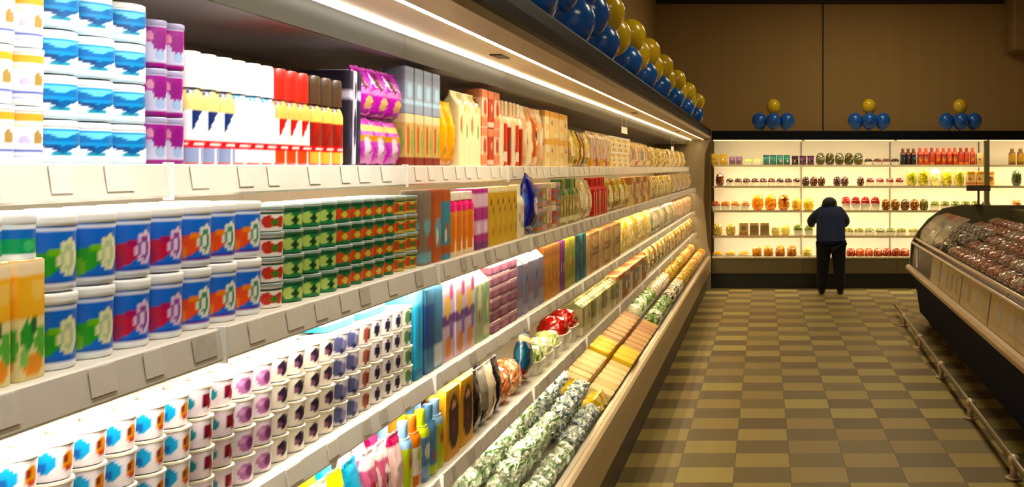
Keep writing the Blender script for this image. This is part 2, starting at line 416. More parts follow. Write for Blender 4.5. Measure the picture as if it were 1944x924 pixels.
fill(SA, 2.569, 2.778, bot('#8c1810', '#3a2410', '#a8180e', '#e2b45e', '#4a3420', '#ecc874'), 'spray_bottle', 'bottle with brown cap and dark red label', 'bottle', cols=3, deep=2)
pmag = carton(.024, .19, .235, P('#e6e2ea', [(0, 1, '#d9d2e0')], [(.5, .8, .3, .1, '#1a1626'), (.5, .4, .35, .22, '#241c3a')]), False, top='#201a30')
pmag2 = carton(.024, .19, .235, P('#1a1428', [(.7, .8, '#cfc6dc')], [(.5, .3, .3, .1, '#40406a')]), False, top='#cfc6dc')
fill(SA, 2.80, 2.885, [pmag2, pmag], 'slim_carton', 'slim black and white upright carton', 'carton', cols=3, tilt=(radians(-3), 0), gap=0, grp='slim dark cartons leaning on the top shelf')
pm = pouch(.112, .07, .128, P('#b441a4', [(.45, .6, '#d48ac6'), (.0, .12, '#8d2a80')], [(.25, .75, .18, .2, '#5e1430'), (.7, .7, .2, .22, '#c24cc0'), (.5, .28, .3, .14, '#e0b27a')]))
pm2 = pouch(.112, .07, .128, P('#c056b0', [(.7, .85, '#d9c27a'), (.5, .62, '#c88a3a')], [(.3, .4, .2, .2, '#e3c8d8'), (.75, .25, .2, .2, '#b83ab0')]))
fill(SA, 2.89, 3.225, pm, 'magenta_pouch', 'magenta pouch with dark fruit print', 'pouch', cols=3, rows=2, rowprotos=[pm2, pm])
pg = carton(.085, .07, .135, P('#8f98a8', [(.2, .3, '#a9c6d8'), (.7, .9, '#7f8896')], [(.5, .5, .3, .15, '#9fc3d6')]), False, top='#8b8f9b')
pt_ = carton(.085, .07, .15, P('#c4a46a', [(.0, .18, '#7e2a1c'), (.85, 1, '#d8c79a')], [(.3, .5, .18, .3, '#b8602c'), (.75, .45, .16, .25, '#8f9a54')]), False)
fill(SA, 3.23, 3.59, pg, 'grey_carton', 'grey-blue carton standing on tan carton', 'carton', cols=4, rows=2, rowprotos=[pt_, pg], grp='grey and tan cartons stacked on the top shelf')
pam = pouch(.09, .06, .21, P('#efa11c', [(.9, 1, '#f5b942'), (.0, .1, '#c97a12')], [(.5, .6, .25, .18, '#f7bf4c'), (.5, .25, .2, .08, '#d5860e')]))
fill(SA, 3.595, 3.79, pam, 'amber_pouch', 'amber orange pouch', 'pouch', cols=2)

PAL_WARM = ['#d8b878', '#e6cf96', '#c8742e', '#b83a22', '#e8dcb0', '#a98a4a', '#d9a03a', '#8f9a48', '#c9b7a0', '#7f8a90', '#caa0a8', '#e9c8a0']
PAL_YEL = ['#dcc878', '#d0a83a', '#efe4b4', '#b07c2a', '#cbb060', '#8f6a2c', '#e8dcb0', '#6e5424', '#b8602c', '#a8963e']
PAL_MIX = ['#c73a2a', '#e0cfa0', '#3a6a8a', '#5c8a4a', '#d99a3a', '#b85a7a', '#e9e2cc', '#7a4a6a', '#2f4a80', '#cfae62']
def rproto(R, kind, w, d, h, pal):
    base = R.choice(pal); c2, c3, c4 = R.choice(pal), R.choice(pal), R.choice(pal)
    bands = [(R.uniform(.0, .1), R.uniform(.15, .3), c2), (R.uniform(.75, .85), 1.0, c3)]
    blobs = [(.5, R.uniform(.4, .6), R.uniform(.2, .38), R.uniform(.1, .22), c4), (R.uniform(.3, .7), R.uniform(.3, .6), .12, .1, R.choice(PAL_MIX))]
    p = P(base, bands, blobs)
    if kind == 'carton': return carton(w, d, h, p, False)
    if kind == 'gable': return carton(w, d, h, p, True)
    if kind == 'pouch': return pouch(w, d, h, p, seed=R.randint(1, 99))
    if kind == 'bottle': return bottle(w, d, h, p, c3, .22, .55)
    if kind == 'cup': return cup(w, h, p, taper=.92)
    if kind == 'tray': return tray(w, d, h, P(base, mott=([base, c2, c4], 8)), seed=R.randint(1, 99))
    if kind == 'bag': return pillow(w, d, h, P(base, mott=([base, c2, c4, c3], 7)), seed=R.randint(1, 99))
CW = {'carton': 'carton', 'gable': 'carton', 'pouch': 'pouch', 'bottle': 'bottle', 'cup': 'tub', 'tray': 'tray', 'bag': 'bag'}
NM = {'carton': 'food_carton', 'gable': 'drink_carton', 'pouch': 'food_pouch', 'bottle': 'drink_bottle', 'cup': 'dairy_tub', 'tray': 'food_tray', 'bag': 'food_bag'}
def run(sh, y0, y1, kind, w, d, h, pal, desc, seed, nproto=3, rows=1, deep=1, jit=.06):
    R = random.Random(seed)
    ps = [rproto(R, kind, w, d, h, pal) for _ in range(nproto)]
    fill(sh, y0, y1, ps, NM[kind], desc, CW[kind], rows=rows, deep=deep, jit=jit if kind not in ('carton',) else 0)
run(SA, 3.80, 4.10, 'gable', .07, .07, .255, ['#d8cf9a', '#b9b070', '#c8a070', '#e6dcae'], 'olive cream carton', 11, 2)
run(SA, 4.11, 4.40, 'carton', .09, .07, .14, ['#c0563a', '#b8472e', '#d98a6a', '#e2c2a8'], 'rust red carton', 12, 2, rows=2)
run(SA, 4.41, 4.83, 'bottle', .065, .065, .262, ['#d05a48', '#e8c8a0', '#e9dcc0', '#a8342a'], 'cream and red bottle', 13, 3)
run(SA, 4.84, 5.30, 'pouch', .11, .06, .262, ['#e2b890', '#d9a070', '#efe0c0', '#c86a44'], 'peach pouch', 14, 3)
run(SA, 5.31, 5.93, 'carton', .12, .08, .132, ['#e6d3a2', '#dcbf86', '#d7a55c'], 'buff carton', 15, 3, rows=2)
run(SA, 5.94, 6.70, 'pouch', .12, .07, .20, PAL_YEL, 'tan yellow pouch', 16, 4)
run(SA, 6.71, 7.60, 'gable', .09, .08, .215, PAL_WARM, 'tan drink carton', 17, 4)
run(SA, 7.61, 8.70, 'cup', .10, .1, .105, ['#efe6cc', '#e8dcb0', '#d6b888'], 'cream tub', 18, 3, rows=2)
run(SA, 8.71, 10.2, 'pouch', .14, .08, .2, PAL_WARM, 'brown and cream pouch', 19, 4)
run(SA, 10.21, 12.3, 'bag', .17, .12, .19, PAL_YEL, 'yellow bag', 20, 4)
run(SA, 12.31, 14.9, 'pouch', .18, .1, .2, PAL_YEL, 'pale yellow pouch', 21, 4)

# ------------------------------------------------------------------ second shelf
pj = carton(.056, .056, .152, P('#f5b53c', [(.55, 1, '#f7ba4a'), (.88, 1, '#fbe3b8'), (.0, .5, '#e8d9a0')],
            [(.3, .38, .25, .12, '#3a9a3c'), (.8, .3, .22, .14, '#62b04a'), (.5, .12, .4, .08, '#ef9a42'), (.55, .45, .1, .06, '#0f5a2c'), (.2, .2, .2, .08, '#8cc468'), (.7, .75, .25, .1, '#f9cd72')]), False, top='#f6ead2')
pju = cup(.055, .06, P('#f2f6f8', [(.15, .62, '#2fa468'), (.62, .85, '#3f78c4')], [(.4, .4, .15, .16, '#58c07a')]), lidh=.25, taper=.97)
fill(SB, 1.215, 1.478, pj, 'juice_carton', 'orange carton under small green-blue tub', 'carton', cols=4, rows=2, rowprotos=[pj, pju], grp='orange cartons with small tubs on top at the near end')
def tub(b, x, y, z):
    return cup(.091, .1045, P('#2f6fd0', [(.0, .10, '#f4f6fb'), (.10, .16, b[1]), (.92, 1, '#f4f6fb')],
        [(.35, .42, .2, .2, x), (.2, .30, .12, .16, y), (.72, .5, .2, .3, z), (.70, .5, .13, .2, b[0]), (.68, .48, .07, .11, z), (.45, .6, .09, .08, y)], []), lidh=.17, taper=.93, rep=3)
tg = tub(('#b8c9a0', '#2f62bc'), '#3c9a3a', '#77b83a', '#e6e4b0'); tp = tub(('#8a4f9e', '#3a55b8'), '#c33a52', '#a83460', '#e6c8e4'); to = tub(('#3f8f68', '#6a3a9a'), '#e8542a', '#f08a3a', '#e9e6d8')
fill(SB, 1.481, 1.668, tg, 'blue_tub', 'blue tub with green fruit print', 'tub', cols=2, rows=2, deep=2, rz=-.55)
fill(SB, 1.669, 1.856, tp, 'blue_tub', 'blue tub with red and purple swirl', 'tub', cols=2, rows=2, deep=2, rz=-.55)
fill(SB, 1.857, 2.139, to, 'blue_tub', 'blue tub with orange fruit print', 'tub', cols=3, rows=2, deep=2, rz=-.6)
def gcup(a, b, c, top='#1f5a3a'):
    return cup(.078, .0485, P(a, [(.80, .9, '#16452e')], [(.3, .45, .16, .3, b), (.7, .45, .16, .28, b), (.5, .4, .1, .2, c)]), lidh=.16, taper=.9, rep=3, lid=M_lidg)
M_lidg = mat('grey_green_lid', '#8fa096', .35)
fill(SB, 2.142, 2.245, gcup('#f4ebe0', '#c8301e', '#4a7a38'), 'strawberry_cup', 'white cup with red strawberry', 'cup', cols=1, rows=4, deep=2, rz=-.5)
fill(SB, 2.246, 2.520, gcup('#2c7a48', '#b8cf72', '#114028'), 'green_cup', 'dark green cup with lime print', 'cup', cols=3, rows=4, deep=2, rz=-.5)
fill(SB, 2.521, 2.905, gcup('#246a3e', '#d04a26', '#c8c060'), 'green_cup', 'green cup with red fruit print', 'cup', cols=5, rows=4, deep=2, rz=-.5)
fill(SB, 2.906, 3.098, gcup('#c8b060', '#b84a26', '#3f7a3c'), 'mustard_cup', 'mustard cup with red and green dots', 'cup', cols=2, rows=4, deep=2, rz=-.5)
run(SB, 3.10, 3.385, 'carton', .09, .07, .205, ['#7a6a58', '#b85a30', '#3f8aa0', '#6fa0a8', '#a8502c'], 'teal and rust carton', 31, 3)
ptb = bottle(.065, .05, .195, P('#ee8a4a', [(.80, 1, '#e8407e'), (0, .1, '#f6d9b0'), (.72, .8, '#f49a5a')], [(.5, .15, .12, .16, '#f4f0d8')]), '#f2e6d4', .13, .8)
fill(SB, 3.39, 3.67, ptb, 'orange_bottle', 'orange bottle with pink shoulder', 'bottle', cols=4)
pmw = carton(.085, .07, .2, P('#b8398c', [(.0, .12, '#6c2a6a'), (.25, .48, '#e6b4d4'), (.68, .9, '#efc8dc')], [(.5, .36, .25, .1, '#f4dcea')]), False, top='#e9d6de')
fill(SB, 3.675, 3.85, pmw, 'magenta_carton', 'magenta carton with pale squares', 'carton', cols=2)
pyd = carton(.075, .07, .2, P('#d9ae3c', [(.9, 1, '#efe0b0')], [(.3, .75, .12, .07, '#6a3a14'), (.7, .62, .13, .07, '#8a5a20'), (.35, .42, .13, .07, '#e8d070'), (.65, .25, .12, .07, '#a86a24')]), False, top='#efe2b6')
fill(SB, 3.855, 4.30, pyd, 'yellow_carton', 'yellow carton with brown dots', 'carton')
run(SB, 4.305, 4.43, 'bottle', .06, .06, .205, ['#efe6c8', '#d8c890'], 'cream bottle', 32, 2)
pnb = pouch(.15, .08, .225, P('#20247e', [(.9, 1, '#3a3f96')], [(.5, .5, .25, .12, '#2c50b8'), (.5, .75, .15, .05, '#8a90cc')]))
place(pnb, 'navy_bag', (-.962, 4.585, 1.365), 'navy blue bag leaning on the second shelf', 'bag', rz=0, tilt=(radians(-10), 0))
run(SB, 4.68, 5.2, 'carton', .1, .07, .1, PAL_WARM, 'small brown carton', 33, 4, rows=2)
run(SB, 5.21, 5.75, 'bottle', .075, .07, .215, ['#e6dcae', '#3f6a3c', '#9a8a50', '#d8d0a0'], 'green and cream bottle', 34, 3)
run(SB, 5.76, 6.2, 'pouch', .12, .07, .2, ['#e8dcc0', '#cfb27a'], 'buff pouch', 35, 2)
run(SB, 6.21, 6.8, 'bottle', .08, .08, .212, ['#a81e18', '#c4302a', '#7a1612'], 'dark red bottle', 36, 2)
run(SB, 6.81, 7.9, 'pouch', .12, .08, .2, PAL_YEL, 'lemon pouch', 37, 4)
run(SB, 7.91, 9.3, 'carton', .12, .08, .2, ['#b06a30', '#d09a50', '#8f4a24', '#e0c48a'], 'brown carton', 38, 4)
run(SB, 9.31, 11.6, 'bag', .16, .12, .19, PAL_YEL, 'gold bag', 39, 4)
run(SB, 11.61, 14.9, 'pouch', .18, .1, .2, PAL_WARM, 'straw pouch', 40, 4)

# ------------------------------------------------------------------ third shelf
def yog(blobs, base='#f2e6e4', lid=None):
    blobs = [(a, b, c*1.12, d*1.0, e) for a, b, c, d, e in blobs]
    return cup(.078, .052, P(base, [(.0, .06, '#d8cfd8')], blobs), lid=lid or M_foil, lidh=.1, taper=.88, rep=3, nv=12)
yo = yog([(.27, .55, .15, .30, '#2aa6d8'), (.20, .42, .08, .16, '#2c6ab8'), (.70, .52, .14, .28, '#e8932e'), (.62, .6, .06, .16, '#8f3a22'), (.74, .32, .1, .1, '#d8604a')])
yc = yog([(.20, .55, .10, .22, '#2f8f9c'), (.12, .72, .06, .12, '#2a4f80'), (.62, .55, .13, .27, '#8a1c34'), (.76, .38, .1, .18, '#a82a40'), (.55, .4, .06, .1, '#5e1228')], '#f0dfe4')
yp = yog([(.5, .5, .20, .34, '#b878a8'), (.62, .5, .10, .26, '#7a3f6e'), (.38, .6, .08, .15, '#d9a3cc')], '#f4e6ee')
yd = yog([(.55, .55, .17, .30, '#2e1c34'), (.45, .42, .08, .14, '#8d5a72'), (.68, .7, .07, .1, '#5a4a5e')], '#f3ead8')
yg = yog([(.35, .55, .2, .38, '#565a7e'), (.62, .45, .13, .3, '#8a84a8'), (.5, .2, .1, .1, '#2c2a50')], '#e2dae4')
yb = yog([(.5, .5, .12, .4, '#9c5a4a'), (.62, .5, .06, .3, '#6a3430')], '#eedccc')
yk = yog([(.5, .52, .11, .36, '#231e34'), (.5, .78, .05, .06, '#6a6a80')], '#e9e0dc')
ygn = yog([(.5, .5, .12, .4, '#5a7a58'), (.7, .5, .07, .3, '#2f4a44')], '#e2e2c8')
Y0 = 1.345
for proto, n, desc in ((yo, 7, 'yoghurt cup with blue and orange ovals'), (yc, 2, 'yoghurt cup with dark cherries'), (yp, 2, 'yoghurt cup with pink square'), (yd, 4, 'cream cup with black square'),
                       (yg, 2, 'cup with slate blue print'), (yb, 1, 'cup with brown stripe'), (yk, 3, 'cup with narrow black oval'), (ygn, 1, 'cup with green stripe')):
    fill(SC, Y0, Y0+n*.0785, proto, 'yoghurt_cup', desc, 'yoghurt cup', cols=n, rows=4, deep=2, rz=-.45)
    Y0 += n*.0785
pbl = carton(.07, .12, .245, P('#4aa8d0', [(.0, .1, '#2f7aa0'), (.85, 1, '#7cc8e4')], [(.5, .55, .2, .25, '#2f86b0')]), False, top='#5cb4da')
fill(SC, 3.07, 3.145, pbl, 'light_blue_carton', 'tall light blue carton', 'carton', cols=1)
pfl = carton(.2, .11, .035, P('#58b0d4', [(.4, .6, '#a8dcec')]), False, top='#6cbcdc')
for q, yy in enumerate((2.62, 2.84)):
    place(pfl, 'flat_blue_box', (-1.03, yy, 1.0405+4*.0526+.0005), 'flat light blue box on cup stacks, '+('nearer one' if q == 0 else 'farther one'), 'box', 'flat light blue boxes lying on the cups')
run(SC, 3.16, 3.34, 'carton', .085, .08, .235, ['#2a4a80', '#cfd6de', '#4a7a9a'], 'navy and grey carton', 51, 2)
pv = carton(.12, .09, .245, P('#cdb4c8', [(.85, 1, '#efdcd8'), (.45, .55, '#6a4a86')], [(.35, .66, .25, .13, '#e0b840'), (.7, .36, .2, .12, '#8a6ab0'), (.4, .16, .3, .13, '#e08a2c'), (.7, .85, .2, .1, '#b85a90')]), False, top='#ecdccb')
fill(SC, 3.345, 3.71, pv, 'violet_carton', 'violet carton with yellow shapes', 'carton', cols=3)
run(SC, 3.715, 3.92, 'gable', .095, .08, .24, ['#a8b088', '#8fa878', '#d8d0b0'], 'sage green carton', 52, 2)
pms = carton(.135, .09, .040, P('#8f5a70', [(.7, 1, '#caa6a8'), (.0, .15, '#6a3a50')], [(.5, .4, .25, .25, '#a8707e')]), False, top='#d9b8b0')
fill(SC, 3.925, 4.345, pms, 'mauve_box', 'flat mauve box', 'box', rows=6)
run(SC, 4.35, 4.87, 'gable', .10, .09, .25, ['#9a96a8', '#b0aabc', '#7c7890'], 'grey lilac carton', 53, 2)
pk = pouch(.15, .1, .03, P('#d85aa8', [(.3, .6, '#e88cc4')]))
run(SC, 4.875, 5.25, 'carton', .09, .08, .235, ['#b8762e', '#c88a3c', '#8f5a22'], 'amber brown carton', 54, 2)
run(SC, 5.255, 5.39, 'carton', .06, .08, .235, ['#6a2a6e', '#7e3a80'], 'deep purple carton', 55, 1)
run(SC, 5.395, 5.69, 'carton', .09, .08, .235, ['#8a8a2e', '#a8a040'], 'olive green carton', 56, 2)
run(SC, 5.695, 6.03, 'carton', .1, .08, .235, ['#1f5a6a', '#2c7080', '#174450'], 'dark teal carton', 57, 2)
run(SC, 6.035, 7.48, 'carton', .11, .08, .11, ['#b09060', '#c8a878', '#8a6a48', '#a87a58'], 'tan carton', 58, 4, rows=2)
run(SC, 7.485, 9.6, 'bag', .15, .13, .23, ['#e8c85a', '#efe0a0', '#d9a53a', '#f0e8c8'], 'golden bag', 59, 4)
run(SC, 9.605, 12.1, 'pouch', .17, .1, .22, ['#d8ceb0', '#b0a078', '#8f9a70', '#efe6cc'], 'stone grey pouch', 60, 4)
run(SC, 12.105, 14.9, 'bag', .19, .12, .2, PAL_WARM, 'brown bag', 61, 4)
place(pk, 'pink_packet', (-.99, 4.62, 1.0405+.2515), 'bright pink packet lying on the grey lilac cartons', 'packet', rz=.1) if False else None

# ------------------------------------------------------------------ fourth shelf
run(SD, 1.95, 2.36, 'cup', .1, .1, .09, ['#f2ecd8', '#efe28a', '#f8f4e6'], 'white and yellow tub', 71, 3, rows=2, deep=1)
run(SD, 2.365, 2.64, 'pouch', .085, .06, .19, ['#e8c83a', '#2f9cc0', '#f2eccc', '#3a8aa8'], 'yellow and teal pouch', 72, 3, deep=2)
run(SD, 2.645, 2.93, 'pouch', .07, .05, .185, ['#a8385a', '#e8c8c0', '#c86a84', '#f0e0d8'], 'pink striped pouch', 73, 3, deep=2)
run(SD, 2.935, 3.29, 'bottle', .065, .05, .195, ['#8fb0d0', '#e6e2dc', '#d8782e', '#5a86a8', '#b8c848'], 'blue and white bottle', 74, 4, deep=2)
pyo = carton(.16, .13, .205, P('#e0a42a', [(.92, 1, '#f0c860')], [(.5, .5, .38, .40, '#3a0c14'), (.5, .75, .14, .06, '#e8b09a'), (.5, .45, .18, .1, '#6a2430')], []), False, top='#edbe4e')
fill(SD, 3.295, 3.63, pyo, 'yellow_carton', 'yellow carton with dark maroon oval', 'carton', cols=2)
run(SD, 3.635, 4.03, 'pouch', .085, .06, .195, ['#2a2420', '#d8c8a8', '#8a8478', '#1a1620'], 'black and cream pouch', 75, 3, deep=2)
run(SD, 4.035, 4.40, 'bag', .15, .13, .13, ['#c89a70', '#a86a50', '#e0c8a0', '#d87a5a'], 'salmon brown bag', 76, 3)
pbd = pouch(.16, .07, .19, P('#23506e', [(.75, .9, '#e8d8b0'), (0, .15, '#8a2420')], [(.5, .5, .25, .15, '#3f7a94')]))
place(pbd, 'dark_blue_packet', (-.96, 4.50, .781), 'dark blue packet leaning on the fourth shelf', 'packet', tilt=(radians(-14), 0))
run(SD, 4.64, 5.25, 'tray', .17, .13, .12, ['#b8c878', '#e6e2b8', '#6a9048', '#dfe6c8'], 'green and white tray', 77, 3)
run(SD, 5.255, 5.75, 'tray', .2, .16, .16, ['#a81e1a', '#c83028', '#8a1614'], 'red tray', 78, 2)
run(SD, 5.755, 7.1, 'gable', .1, .1, .18, ['#cfc08a', '#a89a6a', '#7f8a5a', '#e6dcb8'], 'khaki carton', 79, 4)
run(SD, 7.105, 8.9, 'carton', .14, .1, .17, ['#b86a4a', '#e0d0a8', '#8a8478', '#d8b47a'], 'clay carton', 80, 4)
run(SD, 8.905, 11.5, 'bag', .18, .14, .2, ['#c8b86a', '#e8e0b0', '#8a9a5a', '#b07a4a'], 'moss yellow bag', 81, 4)
run(SD, 11.505, 14.9, 'bag', .2, .14, .2, PAL_YEL, 'honey bag', 82, 4)

# ------------------------------------------------------------------ bottom bin (deck slopes up towards the back)
def deck_z(x): return .36+(x-.77)/(1.30-.77)*.24
def binrun(y0, y1, kind, w, d, h, pal, desc, seed, rows=2, nproto=4, tl=.42):
    R = random.Random(seed)
    ps = [rproto(R, kind, w, d, h, pal) if kind != 'salad' else pillow(w, d, h, P(pal[0], mott=(pal, 9)), crumple=.007, seed=R.randint(1, 99)) for _ in range(nproto)]
    n = int((y1-y0)/(w+(.020 if kind == 'salad' else .003))); st = (y1-y0)/n
    nm = NM.get(kind, 'salad_bag'); cat = CW.get(kind, 'bag')
    for c in range(n):
        for r in range(rows):
            x = (.790 if kind == 'salad' else .797)+d/2+r*(d+.006)+(R.uniform(-.004, .004) if kind == 'salad' else 0)
            lab = f'{desc} in bottom bin, {ORD[c]} from near end, '+['front row', 'middle row' if rows == 3 else 'back row', 'back row'][r]
            q = R.choice(ps)
            place(q, nm, (-x, y0+st*(c+.5)+R.uniform(-.002, .002)+(st*.3 if r == 1 and c < n-1 and kind == 'salad' else 0), deck_z(x)+(.020 if kind == 'salad' else .014 if kind in ('bag', 'tray') else .004)+(R.uniform(0, .03) if kind == 'salad' else 0)), lab, cat, f'{desc}s in the bottom bin', R.uniform(-.18, .18) if kind == 'salad' else R.uniform(-.05, .05), (R.uniform(-.2, .2) if kind == 'salad' else 0, tl))
GRN = ['#9cb884', '#e6ecd8', '#6f965c', '#f4f4ea', '#c0d0aa', '#4f7a48', '#d4e0c8', '#ece6d4', '#f2f0e6']
GRB = ['#dfe6e6', '#8fa8b0', '#f0f2ee', '#5a7a86', '#a8c088', '#3f5a70', '#e8ead8', '#b8c8b8']
binrun(3.80, 4.70, 'salad', .098, .088, .078, GRN, 'green mottled bag', 91, rows=3)
binrun(4.71, 5.45, 'salad', .098, .088, .078, GRB, 'grey-blue mottled bag', 92, rows=3)
def heap_top(y0, y1, pal, desc, seed):
    R = random.Random(seed); ps = [pillow(.09, .075, .06, P(pal[0], mott=(pal, 9)), crumple=.007, seed=R.randint(1, 99)) for _ in range(4)]
    n = int((y1-y0)/.125)
    for c in range(n):
        for r in range(2):
            if R.random() < .15: continue
            x = .878+.094*r+R.uniform(-.008, .008)
            place(R.choice(ps), 'salad_bag', (-x, y0+.0625+c*(y1-y0)/n+R.uniform(-.008, .008), deck_z(x)+.146+R.uniform(0, .015)), f'{desc} heaped on top in bottom bin, {ORD[c]} from near end, '+('aisle side' if r == 0 else 'shelf side'), 'bag', f'{desc}s in the bottom bin', R.uniform(-.5, .5), (R.uniform(-.3, .3), .42))
heap_top(3.85, 4.68, GRN, 'green mottled bag', 191)
heap_top(4.72, 5.42, GRB, 'grey-blue mottled bag', 192)
binrun(5.46, 5.72, 'pouch', .125, .12, .11, ['#e8c83a', '#f0dc78'], 'yellow packet', 93, nproto=2)
binrun(5.73, 6.55, 'carton', .13, .13, .09, ['#e6d2a0', '#dcc08a', '#efe0b8'], 'cream box', 94, nproto=2)
binrun(6.56, 6.98, 'carton', .135, .13, .11, ['#d8b83a', '#3a2e1c', '#e8cc50'], 'yellow box with dark mark', 95, nproto=2)
binrun(6.99, 8.3, 'carton', .15, .13, .09, ['#c8a070', '#d8b888', '#b88a68'], 'tan box', 96, nproto=3)
binrun(8.31, 9.6, 'tray', .18, .13, .14, ['#6a9048', '#c8d8a8', '#e6e6d0', '#4a7038'], 'green and white tray', 97)
binrun(9.61, 10.9, 'bag', .18, .13, .15, ['#efe8dc', '#2a2420', '#c8bca8', '#e8d8c0'], 'white and black bag', 98)
binrun(10.91, 13.0, 'bag', .2, .13, .15, ['#e0b830', '#c8922a', '#efd870', '#8a9a3a'], 'bright yellow bag', 99)
binrun(13.01, 14.9, 'bag', .2, .13, .15, ['#d8962e', '#efc060', '#b86a28', '#e8dca0'], 'orange bag', 100)

# ------------------------------------------------------------------ room
struct(MB().box(-1.55, 5.5, -1.5, 16.35, -.1, 0).build('floor', M_ceil))
fm = bpy.data.materials.new('checker_floor_tiles'); fm.use_nodes = True
nt = fm.node_tree; bs = nt.nodes['Principled BSDF']; N = nt.nodes.new; Lk = nt.links.new
tc = N('ShaderNodeTexCoord'); sub = N('ShaderNodeVectorMath'); sub.operation = 'SUBTRACT'; sub.inputs[1].default_value = (-.16, 7.625, 0)
sc = N('ShaderNodeVectorMath'); sc.operation = 'SCALE'; sc.inputs['Scale'].default_value = 1/.3
fl = N('ShaderNodeVectorMath'); fl.operation = 'FLOOR'
sx = N('ShaderNodeSeparateXYZ'); ad = N('ShaderNodeMath'); ad.operation = 'ADD'; md = N('ShaderNodeMath'); md.operation = 'FLOORED_MODULO'; md.inputs[1].default_value = 2
wn = N('ShaderNodeTexWhiteNoise'); wn.noise_dimensions = '2D'
mx = N('ShaderNodeMix'); mx.data_type = 'RGBA'; mx.inputs[6].default_value = lin('#705f32')+(1,); mx.inputs[7].default_value = lin('#a08c48')+(1,)
hs = N('ShaderNodeHueSaturation'); mr = N('ShaderNodeMapRange'); mr.inputs['To Min'].default_value = .82; mr.inputs['To Max'].default_value = 1.15
mh = N('ShaderNodeMapRange'); mh.inputs['To Min'].default_value = .485; mh.inputs['To Max'].default_value = .515
Lk(tc.outputs['Object'], sub.inputs[0]); Lk(sub.outputs[0], sc.inputs[0]); Lk(sc.outputs[0], fl.inputs[0]); Lk(fl.outputs[0], sx.inputs[0]); Lk(fl.outputs[0], wn.inputs['Vector'])
Lk(sx.outputs[0], ad.inputs[0]); Lk(sx.outputs[1], ad.inputs[1]); Lk(ad.outputs[0], md.inputs[0]); Lk(md.outputs[0], mx.inputs[0])
Lk(wn.outputs['Value'], mr.inputs['Value']); Lk(wn.outputs['Value'], mh.inputs['Value'])
Lk(mr.outputs[0], hs.inputs['Value']); Lk(mh.outputs[0], hs.inputs['Hue']); Lk(mx.outputs[2], hs.inputs['Color'])
fr = N('ShaderNodeVectorMath'); fr.operation = 'FRACTION'; Lk(sc.outputs[0], fr.inputs[0])
sf = N('ShaderNodeSeparateXYZ'); Lk(fr.outputs[0], sf.inputs[0])
gts = []
for k in (0, 1):
    g = N('ShaderNodeMath'); g.operation = 'LESS_THAN'; g.inputs[1].default_value = .012; Lk(sf.outputs[k], g.inputs[0]); gts.append(g)
gm = N('ShaderNodeMath'); gm.operation = 'MAXIMUM'; Lk(gts[0].outputs[0], gm.inputs[0]); Lk(gts[1].outputs[0], gm.inputs[1])
g2 = N('ShaderNodeMix'); g2.data_type = 'RGBA'; g2.inputs[7].default_value = lin('#4a3d26')+(1,); Lk(gm.outputs[0], g2.inputs[0]); Lk(hs.outputs[0], g2.inputs[6])
nz = N('ShaderNodeTexNoise'); nz.inputs['Scale'].default_value = 1.3; rr = N('ShaderNodeMapRange'); rr.inputs['To Min'].default_value = .42; rr.inputs['To Max'].default_value = .6
Lk(nz.outputs['Fac'], rr.inputs['Value']); Lk(rr.outputs[0], bs.inputs['Roughness']); Lk(g2.outputs[2], bs.inputs['Base Color'])
bpy.data.objects['floor'].data.materials[0] = fm
struct(MB().box(-1.55, 5.5, 16.35, 16.5, 0, 4.2).build('wall_back', M_wall))
struct(MB().box(-1.7, -1.55, -1.5, 16.5, 0, 4.2).build('wall_left', M_wall))
struct(MB().box(5.5, 5.65, -1.5, 16.5, 0, 4.2).build('wall_right', M_wall))
struct(MB().box(-1.7, 5.65, -1.5, 16.5, 4.2, 4.3).build('ceiling', M_ceil))
struct(MB().box(-1.549, 5.49, 16.25, 16.349, 3.98, 4.199).build('trim_1', M_beam))
struct(MB().box(.845, .865, 16.335, 16.349, 2.0, 3.98).build('trim_2', M_beam))
du = MB().box(3.45, 5.0, 15.6, 16.245, 3.24, 4.198).build('ventilation_duct', M_duct, bev=.02); tag(du, 'boxed beige duct high in the right corner above back cases', 'duct')

